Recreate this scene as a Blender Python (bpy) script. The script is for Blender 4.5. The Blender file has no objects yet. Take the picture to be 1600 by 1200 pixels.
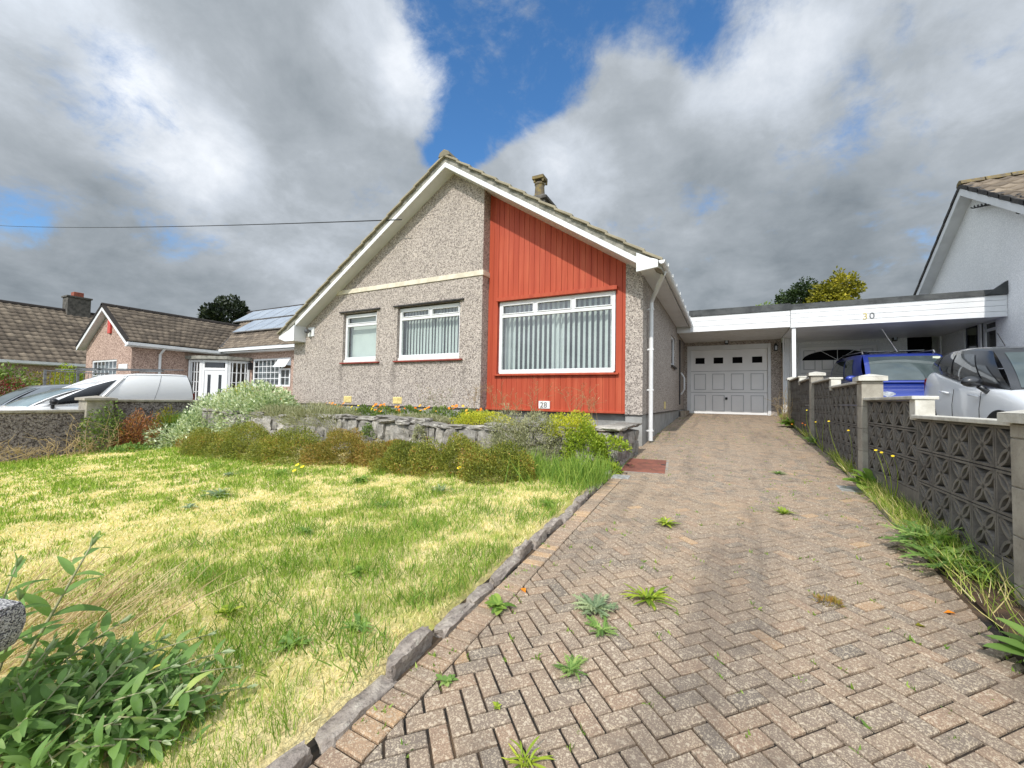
import bpy, bmesh, math, random
import numpy as np
from mathutils import Vector, Matrix
random.seed(7)
RNG = np.random.default_rng(11)
rad = math.radians
scene = bpy.context.scene
COL = scene.collection

# ------------------------------------------------------------------ camera, sky, sun, exposure
# X runs along the bungalow front, Y into the plot, Z up; the camera's eye is the origin
FOC, YAW, PITCH, ROLL = 649.95, .475381, .0379282, .018142
cy, sy, cp, sp = math.cos(YAW), math.sin(YAW), math.cos(PITCH), math.sin(PITCH)
fw = Vector((-sy*cp, cy*cp, sp)); r_ = Vector((cy, sy, 0)); u_ = r_.cross(fw)
right = math.cos(ROLL)*r_ + math.sin(ROLL)*u_
up = -math.sin(ROLL)*r_ + math.cos(ROLL)*u_
cam = bpy.data.cameras.new('camera'); camo = bpy.data.objects.new('camera', cam); COL.objects.link(camo)
cam.sensor_width = 36; cam.lens = FOC*36/1600; cam.clip_start = .05; cam.clip_end = 3000
camo.matrix_world = Matrix((right, up, -fw)).transposed().to_4x4()
scene.camera = camo
def PIX(x, y):
    d = fw*FOC + right*(x-800) - up*(y-600); d.normalize(); return d

SUN_D = Vector((-.045, 1, -.93)).normalized()
sun = bpy.data.lights.new('sun', 'SUN'); suno = bpy.data.objects.new('sun', sun); COL.objects.link(suno)
sun.energy = 3.25; sun.angle = rad(.53); sun.color = (1, .95, .87)
suno.rotation_euler = SUN_D.to_track_quat('-Z', 'Y').to_euler(); suno.location = (0, -30, 30)

world = bpy.data.worlds.new('World'); scene.world = world; world.use_nodes = True
scene.view_settings.view_transform = 'Standard'; scene.view_settings.look = 'None'
scene.view_settings.exposure = .12; scene.view_settings.gamma = 1
scene.cycles.max_bounces = 6; scene.cycles.transparent_max_bounces = 16
try: scene.cycles.use_denoising = True
except Exception: pass

def S(r, g, b):
    f = lambda c: (c/255/12.92) if c <= 10 else ((c/255+.055)/1.055)**2.4
    return (f(r), f(g), f(b))

class NT:
    """tiny node-graph writer"""
    def __init__(s, tree): s.t = tree; s.n = tree.nodes; s.l = tree.links
    def new(s, typ, **kw):
        n = s.n.new(typ)
        for k, v in kw.items(): setattr(n, k, v)
        return n
    def set(s, n, **kw):
        for k, v in kw.items(): s.plug(n.inputs[k.replace('_', ' ')], v)
        return n
    def plug(s, inp, v):
        if hasattr(v, 'is_output'): s.l.new(v, inp)
        elif isinstance(v, tuple) and len(v) == 3 and inp.type == 'RGBA': inp.default_value = (*v, 1)
        else: inp.default_value = v
    def math(s, op, a, b=0., c=None, clamp=False):
        n = s.new('ShaderNodeMath', operation=op); n.use_clamp = clamp
        s.plug(n.inputs[0], a); s.plug(n.inputs[1], b)
        if c is not None: s.plug(n.inputs[2], c)
        return n.outputs[0]
    def mix(s, f, a, b, typ='MIX'):
        n = s.new('ShaderNodeMix', data_type='RGBA', blend_type=typ)
        s.plug(n.inputs[0], f); s.plug(n.inputs[6], a); s.plug(n.inputs[7], b); return n.outputs[2]
    def noise(s, vec, scale, detail=3, rough=.55, dist=0.):
        n = s.new('ShaderNodeTexNoise'); s.plug(n.inputs['Scale'], scale); n.inputs['Detail'].default_value = detail
        n.inputs['Roughness'].default_value = rough; n.inputs['Distortion'].default_value = dist
        if vec is not None: s.l.new(vec, n.inputs['Vector'])
        return n.outputs['Fac']
    def voro(s, vec, scale, feature='F1', out='Distance', rnd=1.):
        n = s.new('ShaderNodeTexVoronoi', feature=feature); n.inputs['Scale'].default_value = scale
        n.inputs['Randomness'].default_value = rnd
        if vec is not None: s.l.new(vec, n.inputs['Vector'])
        return n.outputs[out]
    def step(s, v, lo, hi, a=0., b=1.):
        n = s.new('ShaderNodeMapRange', interpolation_type='SMOOTHSTEP')
        s.plug(n.inputs[0], v); n.inputs[1].default_value = lo; n.inputs[2].default_value = hi
        n.inputs[3].default_value = a; n.inputs[4].default_value = b; return n.outputs[0]
    def ramp(s, v, stops, interp='LINEAR'):
        n = s.new('ShaderNodeValToRGB'); cr = n.color_ramp; cr.interpolation = interp
        while len(cr.elements) < len(stops): cr.elements.new(.5)
        for e, (p, c) in zip(cr.elements, stops): e.position = p; e.color = (*c, 1)
        s.l.new(v, n.inputs[0]); return n.outputs[0]

# sky: clear Nishita blue seen through gaps in a broken sheet of cloud
def build_sky():
    g = NT(world.node_tree); g.n.clear()
    out = g.new('ShaderNodeOutputWorld'); bg = g.new('ShaderNodeBackground')
    tc = g.new('ShaderNodeTexCoord'); D = tc.outputs['Generated']
    sky = g.new('ShaderNodeTexSky', sky_type='NISHITA'); sky.sun_disc = False
    sky.sun_elevation = math.asin(-SUN_D.z); sky.sun_rotation = math.atan2(-SUN_D.x, -SUN_D.y)
    sky.air_density = 1.0; sky.dust_density = .3; sky.ozone_density = 3
    blue = g.mix(1., sky.outputs[0], (.085, .085, .085), 'MULTIPLY')
    hs = g.new('ShaderNodeHueSaturation'); hs.inputs['Saturation'].default_value = 1.22; hs.inputs['Value'].default_value = 1.75
    g.l.new(blue, hs.inputs['Color']); blue = hs.outputs[0]
    sep = g.new('ShaderNodeSeparateXYZ'); g.l.new(D, sep.inputs[0])
    zz = g.math('MAXIMUM', sep.outputs[2], 0.)
    den = g.math('ADD', zz, .42)
    cmb = g.new('ShaderNodeCombineXYZ')
    g.l.new(g.math('DIVIDE', sep.outputs[0], den), cmb.inputs[0]); g.l.new(g.math('DIVIDE', sep.outputs[1], den), cmb.inputs[1])
    P = cmb.outputs[0]
    def spot(px, py, deg, soft=.2):
        d = PIX(px, py); n = g.new('ShaderNodeVectorMath', operation='DOT_PRODUCT')
        g.l.new(D, n.inputs[0]); n.inputs[1].default_value = d
        return g.step(n.outputs['Value'], math.cos(rad(deg)), math.cos(rad(deg*soft)))
    def total(lst):
        acc = None
        for px, py, deg, w in lst:
            v = g.math('MULTIPLY', spot(px, py, deg), w)
            acc = v if acc is None else g.math('ADD', acc, v)
        return acc
    n1 = g.noise(P, 2.1, 9, .66, .4); n2 = g.noise(P, 7.5, 9, .68, .35)
    cov = g.math('ADD', g.math('MULTIPLY', g.math('SUBTRACT', n1, .5), 2.6), g.math('MULTIPLY', g.math('SUBTRACT', n2, .5), 1.7))
    cov = g.math('ADD', cov, 1.05)
    gaps = total([(735, 20, 15, 1.0), (750, 120, 10, .8), (712, 185, 7.5, .7), (690, 215, 4.5, .55), (860, 0, 12, .62), (1040, -5, 8, .75), (1150, -30, 9, .45), (870, 110, 6, .3),
                  (110, 45, 9, .22), (205, 165, 8, .22), (10, 335, 4, .45), (640, -60, 7, .4), (880, 190, 5, .2)])
    fill = total([(555, 120, 11, .7), (610, 150, 8, .55), (840, 290, 9, .5), (960, 160, 8, .4), (480, 20, 10, .6)])
    gaps = g.math('MINIMUM', gaps, .92)
    cov = g.math('ADD', g.math('SUBTRACT', cov, gaps), g.math('ADD', fill, g.step(sep.outputs[2], .0, .3, .75, 0.)))
    alpha = g.step(cov, .05, .95)
    # thickness shading of the cloud: sunlit edges and thick grey bellies
    b1 = g.noise(P, 1.7, 8, .6, .3); b2 = g.noise(P, 5.6, 9, .62, .2)
    lum = g.math('ADD', g.math('MULTIPLY', g.math('SUBTRACT', b1, .5), .72), g.math('MULTIPLY', g.math('SUBTRACT', b2, .5), .66))
    lum = g.math('ADD', lum, .50)
    light = total([(610, 90, 9, .20), (280, 215, 9, .26), (660, 130, 6, .14), (40, 60, 11, .12), (1480, 60, 14, .12), (1180, 130, 9, .14), (900, 280, 7, .20), (330, 290, 8, .12), (1590, 200, 12, .10), (850, 240, 6, .1), (1230, 90, 6, .12)])
    dark = total([(430, 90, 12, .14), (40, 260, 14, .12), (520, 210, 9, .10), (1350, 330, 24, .12), (1100, 430, 18, .10), (150, 450, 22, .10), (1450, 430, 18, .10), (1010, 260, 8, .06)])
    lum = g.math('SUBTRACT', g.math('ADD', lum, light), dark)
    hz = g.step(sep.outputs[2], .03, .3, -.08, .03)
    lum = g.math('ADD', lum, hz, clamp=True)
    cc = g.ramp(lum, [(0, S(104, 113, 121)), (.25, S(133, 141, 148)), (.5, S(158, 165, 172)), (.72, S(188, 195, 204)), (1, S(228, 232, 238))])
    col = g.mix(alpha, blue, cc)
    dt = g.new('ShaderNodeVectorMath', operation='DOT_PRODUCT'); g.l.new(D, dt.inputs[0]); dt.inputs[1].default_value = -SUN_D
    glow = g.step(dt.outputs['Value'], .05, .95, 1., 3.3)             # sky boosted towards the sun, behind the camera, to fill shaded fronts
    gs = g.new('ShaderNodeVectorMath', operation='SCALE'); g.l.new(col, gs.inputs[0]); g.l.new(glow, gs.inputs['Scale']); col = gs.outputs[0]
    g.l.new(col, bg.inputs[0]); bg.inputs[1].default_value = 1.2
    g.l.new(bg.outputs[0], out.inputs[0])
build_sky()

# ------------------------------------------------------------------ materials
MATS = {}
def new_mat(name):
    m = bpy.data.materials.new(name); m.use_nodes = True
    g = NT(m.node_tree); g.n.clear()
    out = g.new('ShaderNodeOutputMaterial'); p = g.new('ShaderNodeBsdfPrincipled')
    g.l.new(p.outputs[0], out.inputs[0]); MATS[name] = m
    return m, g, p, out
def bump(g, p, h, strength=.4, dist=.01):
    b = g.new('ShaderNodeBump'); b.inputs['Strength'].default_value = strength; b.inputs['Distance'].default_value = dist
    g.l.new(h, b.inputs['Height']); g.l.new(b.outputs[0], p.inputs['Normal'])
def obj_co(g): return g.new('ShaderNodeTexCoord').outputs['Object']
def geo_pos(g): return g.new('ShaderNodeNewGeometry').outputs['Position']
def plain(name, c1, c2=None, scale=6, rough=.6, spec=.4, metal=0, bscale=0, bstr=.2, bdist=.004, coat=0, rough2=None):
    m, g, p, o = new_mat(name); P = geo_pos(g)
    if c2 is None: c2 = tuple(c*.86 for c in c1)
    n = g.noise(P, scale, 5, .6)
    g.plug(p.inputs['Base Color'], g.mix(g.step(n, .35, .68), c1, c2))
    p.inputs['Roughness'].default_value = rough; p.inputs['Specular IOR Level'].default_value = spec
    p.inputs['Metallic'].default_value = metal
    if coat: p.inputs['Coat Weight'].default_value = coat; p.inputs['Coat Roughness'].default_value = .04
    if rough2 is not None: g.l.new(g.step(n, .3, .7, rough, rough2), p.inputs['Roughness'])
    if bscale: bump(g, p, g.noise(P, bscale, 4, .6), bstr, bdist)
    return m
def pebbledash(name, dark, mid, light, scale=42, stain=.25, bstr=.7, streaks=()):
    m, g, p, o = new_mat(name); P = geo_pos(g)
    c = g.voro(P, scale, out='Color'); c2 = g.voro(P, scale*2.1, out='Color')
    sepc = g.new('ShaderNodeSeparateColor'); g.l.new(c, sepc.inputs[0])
    sepd = g.new('ShaderNodeSeparateColor'); g.l.new(c2, sepd.inputs[0])
    v = g.math('ADD', g.math('MULTIPLY', sepc.outputs[0], .6), g.math('MULTIPLY', sepd.outputs[0], .4))
    base = g.ramp(v, [(.12, dark), (.36, mid), (.6, light), (.85, tuple(min(1, x*1.35) for x in light))])
    # gentle weathering: damp streaks running down and broad blotches
    mp = g.new('ShaderNodeMapping'); g.l.new(P, mp.inputs[0]); mp.inputs['Scale'].default_value = (3.2, 3.2, .35)
    st = g.step(g.noise(mp.outputs[0], 1., 5, .65), .5, .8)
    bl = g.step(g.noise(P, .8, 4, .6), .4, .75)
    f = g.math('MULTIPLY', g.math('ADD', st, bl), stain)
    base = g.mix(f, base, tuple(x*.45 for x in mid))
    if streaks:
        sx = g.new('ShaderNodeSeparateXYZ'); g.l.new(P, sx.inputs[0]); acc = None
        for x0, wd, ztop, amt in streaks:
            d = g.math('ABSOLUTE', g.math('SUBTRACT', sx.outputs[0], x0)); k = g.math('MULTIPLY', g.step(d, 0., wd, amt, 0.), g.math('MULTIPLY', g.step(sx.outputs[2], ztop-.9, ztop-.05, .25, 1.), g.step(sx.outputs[2], ztop-.02, ztop+.02, 1., 0.)))
            acc = k if acc is None else g.math('ADD', acc, k)
        acc = g.math('MULTIPLY', acc, g.math('MULTIPLY', g.step(sx.outputs[1], 6.9, 6.95, 1., 0.), g.step(g.noise(mp.outputs[0], 2.5, 4), .3, .6, .4, 1.)), clamp=True)
        base = g.mix(acc, base, S(92, 86, 80))
    g.plug(p.inputs['Base Color'], base); p.inputs['Roughness'].default_value = .9; p.inputs['Specular IOR Level'].default_value = .2
    bump(g, p, g.voro(P, scale*1.3), bstr, .012)
    return m
def leafmat(name, stops, trans=.3, rough=.55, spec=.35):
    m, g, p, o = new_mat(name)
    a = g.new('ShaderNodeAttribute', attribute_name='tint')
    col = g.ramp(a.outputs['Fac'], stops)
    g.plug(p.inputs['Base Color'], col); p.inputs['Roughness'].default_value = rough; p.inputs['Specular IOR Level'].default_value = spec
    if trans:
        t = g.new('ShaderNodeBsdfTranslucent'); g.l.new(g.mix(1., col, (1.1, 1.15, .7), 'MULTIPLY'), t.inputs[0])
        mx = g.new('ShaderNodeMixShader'); mx.inputs[0].default_value = trans
        g.l.new(p.outputs[0], mx.inputs[1]); g.l.new(t.outputs[0], mx.inputs[2]); g.l.new(mx.outputs[0], o.inputs[0])
    return m
def glassmat(name, tint=(.76, .82, .80), refl=.15):
    m, g, p, o = new_mat(name)
    tr = g.new('ShaderNodeBsdfTransparent'); tr.inputs[0].default_value = (*tint, 1)
    gl = g.new('ShaderNodeBsdfGlossy'); gl.inputs['Roughness'].default_value = .015
    lw = g.new('ShaderNodeLayerWeight'); lw.inputs[0].default_value = .5
    f = g.math('ADD', g.math('MULTIPLY', g.math('POWER', lw.outputs['Facing'], 4.), .8), refl, clamp=True)
    wob = g.new('ShaderNodeBump'); wob.inputs['Strength'].default_value = .05; wob.inputs['Distance'].default_value = .02
    g.l.new(g.noise(geo_pos(g), 2.2, 2), wob.inputs['Height']); g.l.new(wob.outputs[0], gl.inputs['Normal'])
    mx = g.new('ShaderNodeMixShader'); g.l.new(f, mx.inputs[0]); g.l.new(tr.outputs[0], mx.inputs[1]); g.l.new(gl.outputs[0], mx.inputs[2])
    g.l.new(mx.outputs[0], o.inputs[0]); return m
def stonemat(name, c1, c2, c3, scale=9, bstr=.6):
    m, g, p, o = new_mat(name); P = geo_pos(g)
    isl = g.new('ShaderNodeNewGeometry').outputs['Random Per Island']
    n = g.noise(P, scale, 7, .65); n2 = g.noise(P, scale*5, 4, .6); l = g.noise(P, scale*1.7, 3)
    base = g.ramp(g.math('ADD', n, g.math('MULTIPLY', g.math('SUBTRACT', isl, .5), .28)), [(.3, c1), (.52, c2), (.72, c3)])
    base = g.mix(g.step(n2, .45, .75, 0, .5), base, tuple(x*.5 for x in c1))
    base = g.mix(g.step(l, .62, .72, 0, .55), base, S(206, 202, 186))      # lichen
    g.plug(p.inputs['Base Color'], base); p.inputs['Roughness'].default_value = .9; p.inputs['Specular IOR Level'].default_value = .2
    bump(g, p, g.math('ADD', n, g.math('MULTIPLY', n2, .4)), bstr, .02); return m
def concrete(name, c1, c2, speck=.35, scale=5):
    m, g, p, o = new_mat(name); P = geo_pos(g)
    n = g.noise(P, scale, 6, .65); v = g.noise(P, 90, 3, .7); k = g.noise(P, 17, 5, .7)
    base = g.mix(g.step(n, .35, .7), c1, c2)
    base = g.mix(g.step(v, .5, .8, 0, speck), base, tuple(x*.4 for x in c1))
    base = g.mix(g.step(k, .58, .75, 0, .5), base, tuple(x*.45 for x in c2))
    g.plug(p.inputs['Base Color'], base); p.inputs['Roughness'].default_value = .9; p.inputs['Specular IOR Level'].default_value = .2
    bump(g, p, v, .4, .004); return m

pebbledash('dash', S(94, 87, 83), S(151, 142, 135), S(180, 170, 161), 56, .16, .7, ((-8.0, .12, .76, .55), (-6.8, .10, .76, .4), (-6.38, .13, .76, .5), (-4.58, .10, .76, .35), (-7.4, .5, .76, .12), (-5.5, .7, .76, .12), (-9.08, .05, 1.45, .3)))
pebbledash('dash_pink', S(104, 84, 76), S(158, 132, 120), S(184, 160, 146), 38, .18)
pebbledash('dash_dark', S(58, 52, 50), S(98, 90, 88), S(136, 128, 126), 34, .3)
pebbledash('dash_garage', S(84, 68, 58), S(130, 108, 94), S(162, 140, 124), 40, .2)
pebbledash('dash_white', S(222, 224, 225), S(230, 231, 232), S(236, 237, 238), 60, .10, .3)
plain('upvc', (.74, .75, .76), (.67, .68, .69), 3, .35, .5)
plain('upvc_worn', (.70, .70, .68), (.60, .60, .57), 8, .45, .4)
plain('grey_paint', (.42, .43, .44), (.34, .35, .36), 5, .5)
plain('cream_band', S(216, 208, 190), S(196, 188, 168), 7, .8)
plain('vent_cream', S(228, 212, 150), S(205, 186, 120), 30, .7)
plain('sill_red', S(142, 62, 48), S(120, 52, 44), 9, .5)
plain('dark_slate', S(48, 46, 46), S(70, 66, 62), 12, .7)
plain('render_grey', S(158, 158, 156), S(134, 133, 130), 4, .9, bscale=60, bstr=.25)
plain('interior', S(90, 84, 76), S(70, 66, 60), 2, .9)
plain('black_plastic', S(28, 28, 30), S(36, 36, 38), 9, .45)
plain('chimney_stone', S(98, 94, 88), S(66, 64, 60), 6, .95, bscale=25, bstr=.5)
plain('chimney_pot', S(96, 88, 76), S(128, 112, 70), 9, .9, bscale=40)
plain('terracotta', S(150, 84, 64), S(120, 66, 54), 9, .85)
plain('mortar', S(150, 147, 138), S(104, 104, 96), 9, .95, bscale=50)
plain('felt', S(74, 76, 76), S(52, 54, 55), 5, .95, bscale=120, bstr=.5)
plain('garage_white', (.86, .86, .86), (.82, .82, .82), 2, .45, .4)
plain('dark_glass', (.012, .014, .017), (.02, .022, .025), 3, .06, .6)
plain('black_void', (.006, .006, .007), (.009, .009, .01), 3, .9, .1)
plain('gold_metal', S(196, 180, 116), S(166, 152, 96), 9, .5, metal=.1)
plain('steel_grey', S(120, 122, 124), S(96, 98, 100), 9, .4, metal=.6)
plain('rail_metal', S(150, 152, 154), S(112, 112, 112), 9, .4, metal=.5)
plain('plaque', (.78, .78, .77), (.7, .7, .68), 30, .5)
plain('manhole_red', S(140, 88, 72), S(112, 72, 62), 8, .85, bscale=40, bstr=.4)
plain('drain_metal', S(170, 170, 168), S(128, 128, 126), 16, .5)
plain('soil', S(92, 72, 54), S(60, 48, 38), 8, .95, bscale=30, bstr=.8, bdist=.02)
plain('bark', S(92, 78, 64), S(60, 52, 44), 12, .95, bscale=30, bstr=.6)
plain('cable_black', S(40, 40, 42), None, 9, .6)
plain('alarm_red', S(206, 84, 74), S(180, 70, 64), 9, .5)
plain('sticker', S(206, 214, 190), None, 9, .5)
plain('door_blue', S(20, 30, 66), S(16, 24, 52), 5, .3)
plain('tarmac', S(112, 110, 106), S(88, 88, 86), 3, .95, bscale=120, bstr=.5)
plain('concrete_drive', S(158, 152, 142), S(126, 122, 114), 2.2, .95, bscale=80, bstr=.3)
plain('fabric_blind', (.80, .82, .80), (.74, .76, .75), 4, .85)
plain('solar', S(120, 132, 146), S(142, 153, 164), 2, .22, .8)  # pale base colour paints in the sky reflected off the cells
plain('alu', S(190, 192, 194), None, 9, .35, metal=.6)
plain('tyre', S(28, 28, 28), None, 9, .85)
plain('rim', S(150, 152, 156), None, 9, .35, metal=.7)
plain('lens', S(206, 212, 220), S(160, 166, 176), 20, .1, .6)
plain('tail_red', S(110, 16, 18), None, 9, .2, .6)
plain('door_bead_shade', (.56, .57, .58), None, 5, .6); glassmat('glass'); glassmat('glass_dark', (.42, .46, .48), .16)  # door bead greyed to paint in the shadow lines round the panels
concrete('cast_concrete', S(168, 162, 150), S(134, 128, 118), .4)
concrete('cap_white', S(204, 201, 192), S(172, 168, 158), .2, 7)
concrete('block_grey', S(122, 117, 110), S(94, 90, 86), .5, 7)
concrete('kerb_concrete', S(168, 156, 140), S(140, 128, 112), .4, 9)
stonemat('rubble', S(112, 108, 103), S(150, 146, 139), S(182, 176, 167), 8)
stonemat('edging', S(108, 100, 96), S(144, 134, 126), S(176, 166, 155), 13, .9)
def granite():
    m, g, p, o = new_mat('granite'); P = geo_pos(g)
    c = g.voro(P, 330, out='Color'); s = g.new('ShaderNodeSeparateColor'); g.l.new(c, s.inputs[0])
    g.plug(p.inputs['Base Color'], g.ramp(s.outputs[0], [(.2, S(64, 64, 70)), (.45, S(132, 130, 132)), (.8, S(188, 186, 184))]))
    p.inputs['Roughness'].default_value = .8; bump(g, p, g.voro(P, 160), .5, .004)
granite()
def redboards():
    m, g, p, o = new_mat('red_boards'); P = geo_pos(g)
    mp = g.new('ShaderNodeMapping'); g.l.new(P, mp.inputs[0]); mp.inputs['Scale'].default_value = (9.2, 1, .5)
    n = g.noise(mp.outputs[0], 1., 4, .6); n2 = g.noise(P, 14, 6, .7); n3 = g.noise(P, 1.3, 3)
    base = g.ramp(n, [(.3, S(154, 63, 40)), (.5, S(168, 72, 46)), (.7, S(182, 90, 62))])
    base = g.mix(g.step(n3, .4, .7, 0, .3), base, S(158, 64, 50))
    base = g.mix(g.step(n2, .66, .8, 0, .4), base, S(190, 104, 84))
    g.plug(p.inputs['Base Color'], base); p.inputs['Roughness'].default_value = .6; p.inputs['Specular IOR Level'].default_value = .3
    mp2 = g.new('ShaderNodeMapping'); g.l.new(P, mp2.inputs[0]); mp2.inputs['Scale'].default_value = (40, 40, 2)
    bump(g, p, g.noise(mp2.outputs[0], 1., 3), .15, .003)
redboards()
def tilemat(name, c1, c2, c3):
    m, g, p, o = new_mat(name); P = geo_pos(g)
    a = g.new('ShaderNodeAttribute', attribute_name='tint')
    n = g.noise(P, 2.5, 6, .65); k = g.noise(P, 22, 5, .7)
    v = g.math('ADD', g.math('MULTIPLY', a.outputs['Fac'], .5), g.math('MULTIPLY', n, .5))
    base = g.ramp(v, [(.25, c1), (.5, c2), (.78, c3)])
    base = g.mix(g.step(k, .55, .75, 0, .55), base, tuple(x*.4 for x in c1))
    g.plug(p.inputs['Base Color'], base); p.inputs['Roughness'].default_value = .9; p.inputs['Specular IOR Level'].default_value = .25
    bump(g, p, k, .4, .006); return m
tilemat('tile_brown', S(86, 78, 70), S(114, 103, 91), S(146, 133, 117))
tilemat('tile_tan', S(120, 114, 98), S(152, 144, 124), S(180, 172, 150))
tilemat('tile_dark', S(48, 44, 42), S(64, 58, 54), S(88, 80, 72))
def paver():
    m, g, p, o = new_mat('paver'); P = geo_pos(g)
    a = g.new('ShaderNodeAttribute', attribute_name='tint'); t = a.outputs['Fac']
    base = g.ramp(t, [(0, S(108, 103, 97)), (.2, S(128, 117, 106)), (.45, S(142, 126, 111)), (.7, S(149, 130, 112)), (.88, S(155, 131, 111)), (1, S(182, 150, 116))])
    v = g.voro(P, 300, out='Color'); s = g.new('ShaderNodeSeparateColor'); g.l.new(v, s.inputs[0])
    v2 = g.voro(P, 130, out='Color'); s2 = g.new('ShaderNodeSeparateColor'); g.l.new(v2, s2.inputs[0])
    base = g.mix(g.step(s.outputs[0], .5, .56, 0, .28), base, S(104, 92, 82))
    base = g.mix(g.step(s.outputs[1], .74, .80, 0, .5), base, S(206, 190, 164))
    base = g.mix(g.step(s2.outputs[0], .88, .92, 0, .5), base, S(208, 194, 172))
    big = g.noise(P, .9, 5, .6); grime = g.noise(P, 6, 5, .65)
    base = g.mix(g.step(big, .45, .72, 0, .32), base, S(172, 148, 120))
    mp = g.new('ShaderNodeMapping'); g.l.new(P, mp.inputs[0]); mp.inputs['Scale'].default_value = (2.2, .22, 1)
    tr = g.noise(mp.outputs[0], 1.3, 5, .6, .3)
    base = g.mix(g.step(tr, .48, .74, 0, .48), base, S(88, 81, 75))
    spots = g.noise(P, 19, 3, .5); base = g.mix(g.step(spots, .70, .74, 0, .6), base, S(58, 54, 48))
    base = g.mix(g.step(grime, .48, .75, 0, .55), base, S(98, 89, 81))
    g.plug(p.inputs['Base Color'], base); p.inputs['Roughness'].default_value = .9; p.inputs['Specular IOR Level'].default_value = .2
    bump(g, p, g.voro(P, 190), .4, .003)
paver()
def jointmat():
    m, g, p, o = new_mat('joint_sand'); P = geo_pos(g)
    n = g.noise(P, 3.5, 5, .65); k = g.noise(P, 30, 4)
    base = g.mix(g.step(n, .42, .62), S(26, 23, 20), S(92, 74, 56))
    base = g.mix(g.step(k, .5, .7, 0, .6), base, S(46, 42, 36))
    g.plug(p.inputs['Base Color'], base); p.inputs['Roughness'].default_value = .95
    bump(g, p, k, .5, .006)
jointmat()
def turf():
    m, g, p, o = new_mat('turf'); P = geo_pos(g)
    n = g.noise(P, 2.2, 6, .65); k = g.noise(P, 55, 5, .7); k2 = g.noise(P, 9, 5, .6)
    base = g.mix(g.step(n, .42, .62), S(232, 214, 160), S(180, 180, 100))
    base = g.mix(g.step(k2, .45, .7, 0, .6), base, S(220, 200, 146))
    base = g.mix(g.step(k, .45, .68, 0, .7), base, S(180, 158, 104))
    g.plug(p.inputs['Base Color'], base); p.inputs['Roughness'].default_value = .95; p.inputs['Specular IOR Level'].default_value = .1
    bump(g, p, k, .8, .02)
turf()
plain('field', S(110, 116, 70), S(84, 92, 54), .05, .95)
def carpaint(name, c, metal=.3):
    m, g, p, o = new_mat(name)
    n = g.noise(geo_pos(g), 900, 2)
    g.plug(p.inputs['Base Color'], g.mix(g.step(n, .4, .7, 0, .12), c, tuple(min(1, x*1.6+.02) for x in c)))
    p.inputs['Metallic'].default_value = metal; p.inputs['Roughness'].default_value = .32
    p.inputs['Coat Weight'].default_value = .8; p.inputs['Coat Roughness'].default_value = .03
carpaint('paint_blue', (.012, .035, .27), .25); carpaint('paint_silver', (.70, .72, .75), 0.)
carpaint('paint_white', (.90, .905, .91), 0); carpaint('paint_black', (.012, .013, .016), .2); carpaint('paint_grey', (.20, .22, .24), .5)
plain('car_glass', (.05, .068, .07), (.075, .098, .10), 2.5, .03, .8, metal=.12)
plain('car_glass_dark', (.10, .11, .12), (.16, .17, .18), 1.6, .03, 1., metal=.45)
plain('screen_glass', (.20, .27, .29), (.12, .17, .19), 2.2, .04, .8)
GREEN = [(0, S(58, 76, 30)), (.5, S(96, 116, 46)), (1, S(138, 152, 66))]
leafmat('grass', [(0, S(92, 122, 38)), (.25, S(136, 166, 62)), (.42, S(172, 192, 90)), (.52, S(206, 204, 122)), (.62, S(230, 213, 152)), (.85, S(241, 227, 176)), (1, S(249, 240, 204))], .36, .6, .2)
leafmat('grass_lush', [(0, S(84, 118, 46)), (.5, S(126, 158, 66)), (1, S(176, 194, 96))], .35)
leafmat('weed', [(0, S(84, 116, 56)), (.5, S(122, 154, 78)), (1, S(170, 190, 110))], .3)
leafmat('weed_grey', [(0, S(104, 124, 92)), (.5, S(140, 158, 118)), (1, S(176, 188, 140))], .25)
leafmat('heather', [(0, S(88, 100, 42)), (.4, S(138, 144, 58)), (.68, S(164, 156, 68)), (.85, S(164, 116, 64)), (1, S(184, 140, 86))], .28)
leafmat('heather_brown', [(0, S(112, 112, 52)), (.4, S(160, 146, 68)), (.7, S(170, 124, 70)), (1, S(190, 144, 92))], .3)
leafmat('variegated', [(0, S(98, 126, 82)), (.3, S(146, 168, 122)), (.6, S(196, 206, 166)), (1, S(234, 238, 208))], .28)
leafmat('yellow_leaf', [(0, S(128, 146, 40)), (.5, S(188, 192, 58)), (1, S(228, 216, 72))], .3)
leafmat('lime_leaf', [(0, S(86, 112, 32)), (.5, S(140, 162, 46)), (1, S(190, 198, 72))], .3)
leafmat('grey_green', [(0, S(112, 118, 84)), (.5, S(154, 156, 118)), (1, S(190, 184, 150))], .25)
leafmat('dry_stem', [(0, S(126, 100, 68)), (.5, S(172, 148, 106)), (1, S(214, 196, 154))], .15)
leafmat('russet', [(0, S(112, 70, 48)), (.5, S(158, 104, 68)), (1, S(180, 146, 80))], .25)
leafmat('red_leaf', [(0, S(70, 18, 22)), (.5, S(110, 28, 34)), (1, S(140, 48, 48))], .2)
leafmat('dark_green', [(0, S(30, 44, 26)), (.5, S(48, 66, 34)), (1, S(76, 92, 44))], .2)
leafmat('conifer', [(0, S(20, 30, 18)), (.5, S(32, 44, 24)), (1, S(58, 66, 34))], .1)
leafmat('autumn_green', [(0, S(82, 84, 22)), (.5, S(136, 132, 34)), (1, S(186, 172, 54))], .25)
leafmat('mid_green', [(0, S(72, 92, 42)), (.5, S(108, 132, 58)), (1, S(146, 164, 80))], .25)
leafmat('orange_petal', [(0, S(222, 110, 20)), (.5, S(240, 146, 34)), (1, S(246, 190, 60))], .2)
leafmat('yellow_petal', [(0, S(232, 196, 30)), (1, S(250, 224, 60))], .2)
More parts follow.
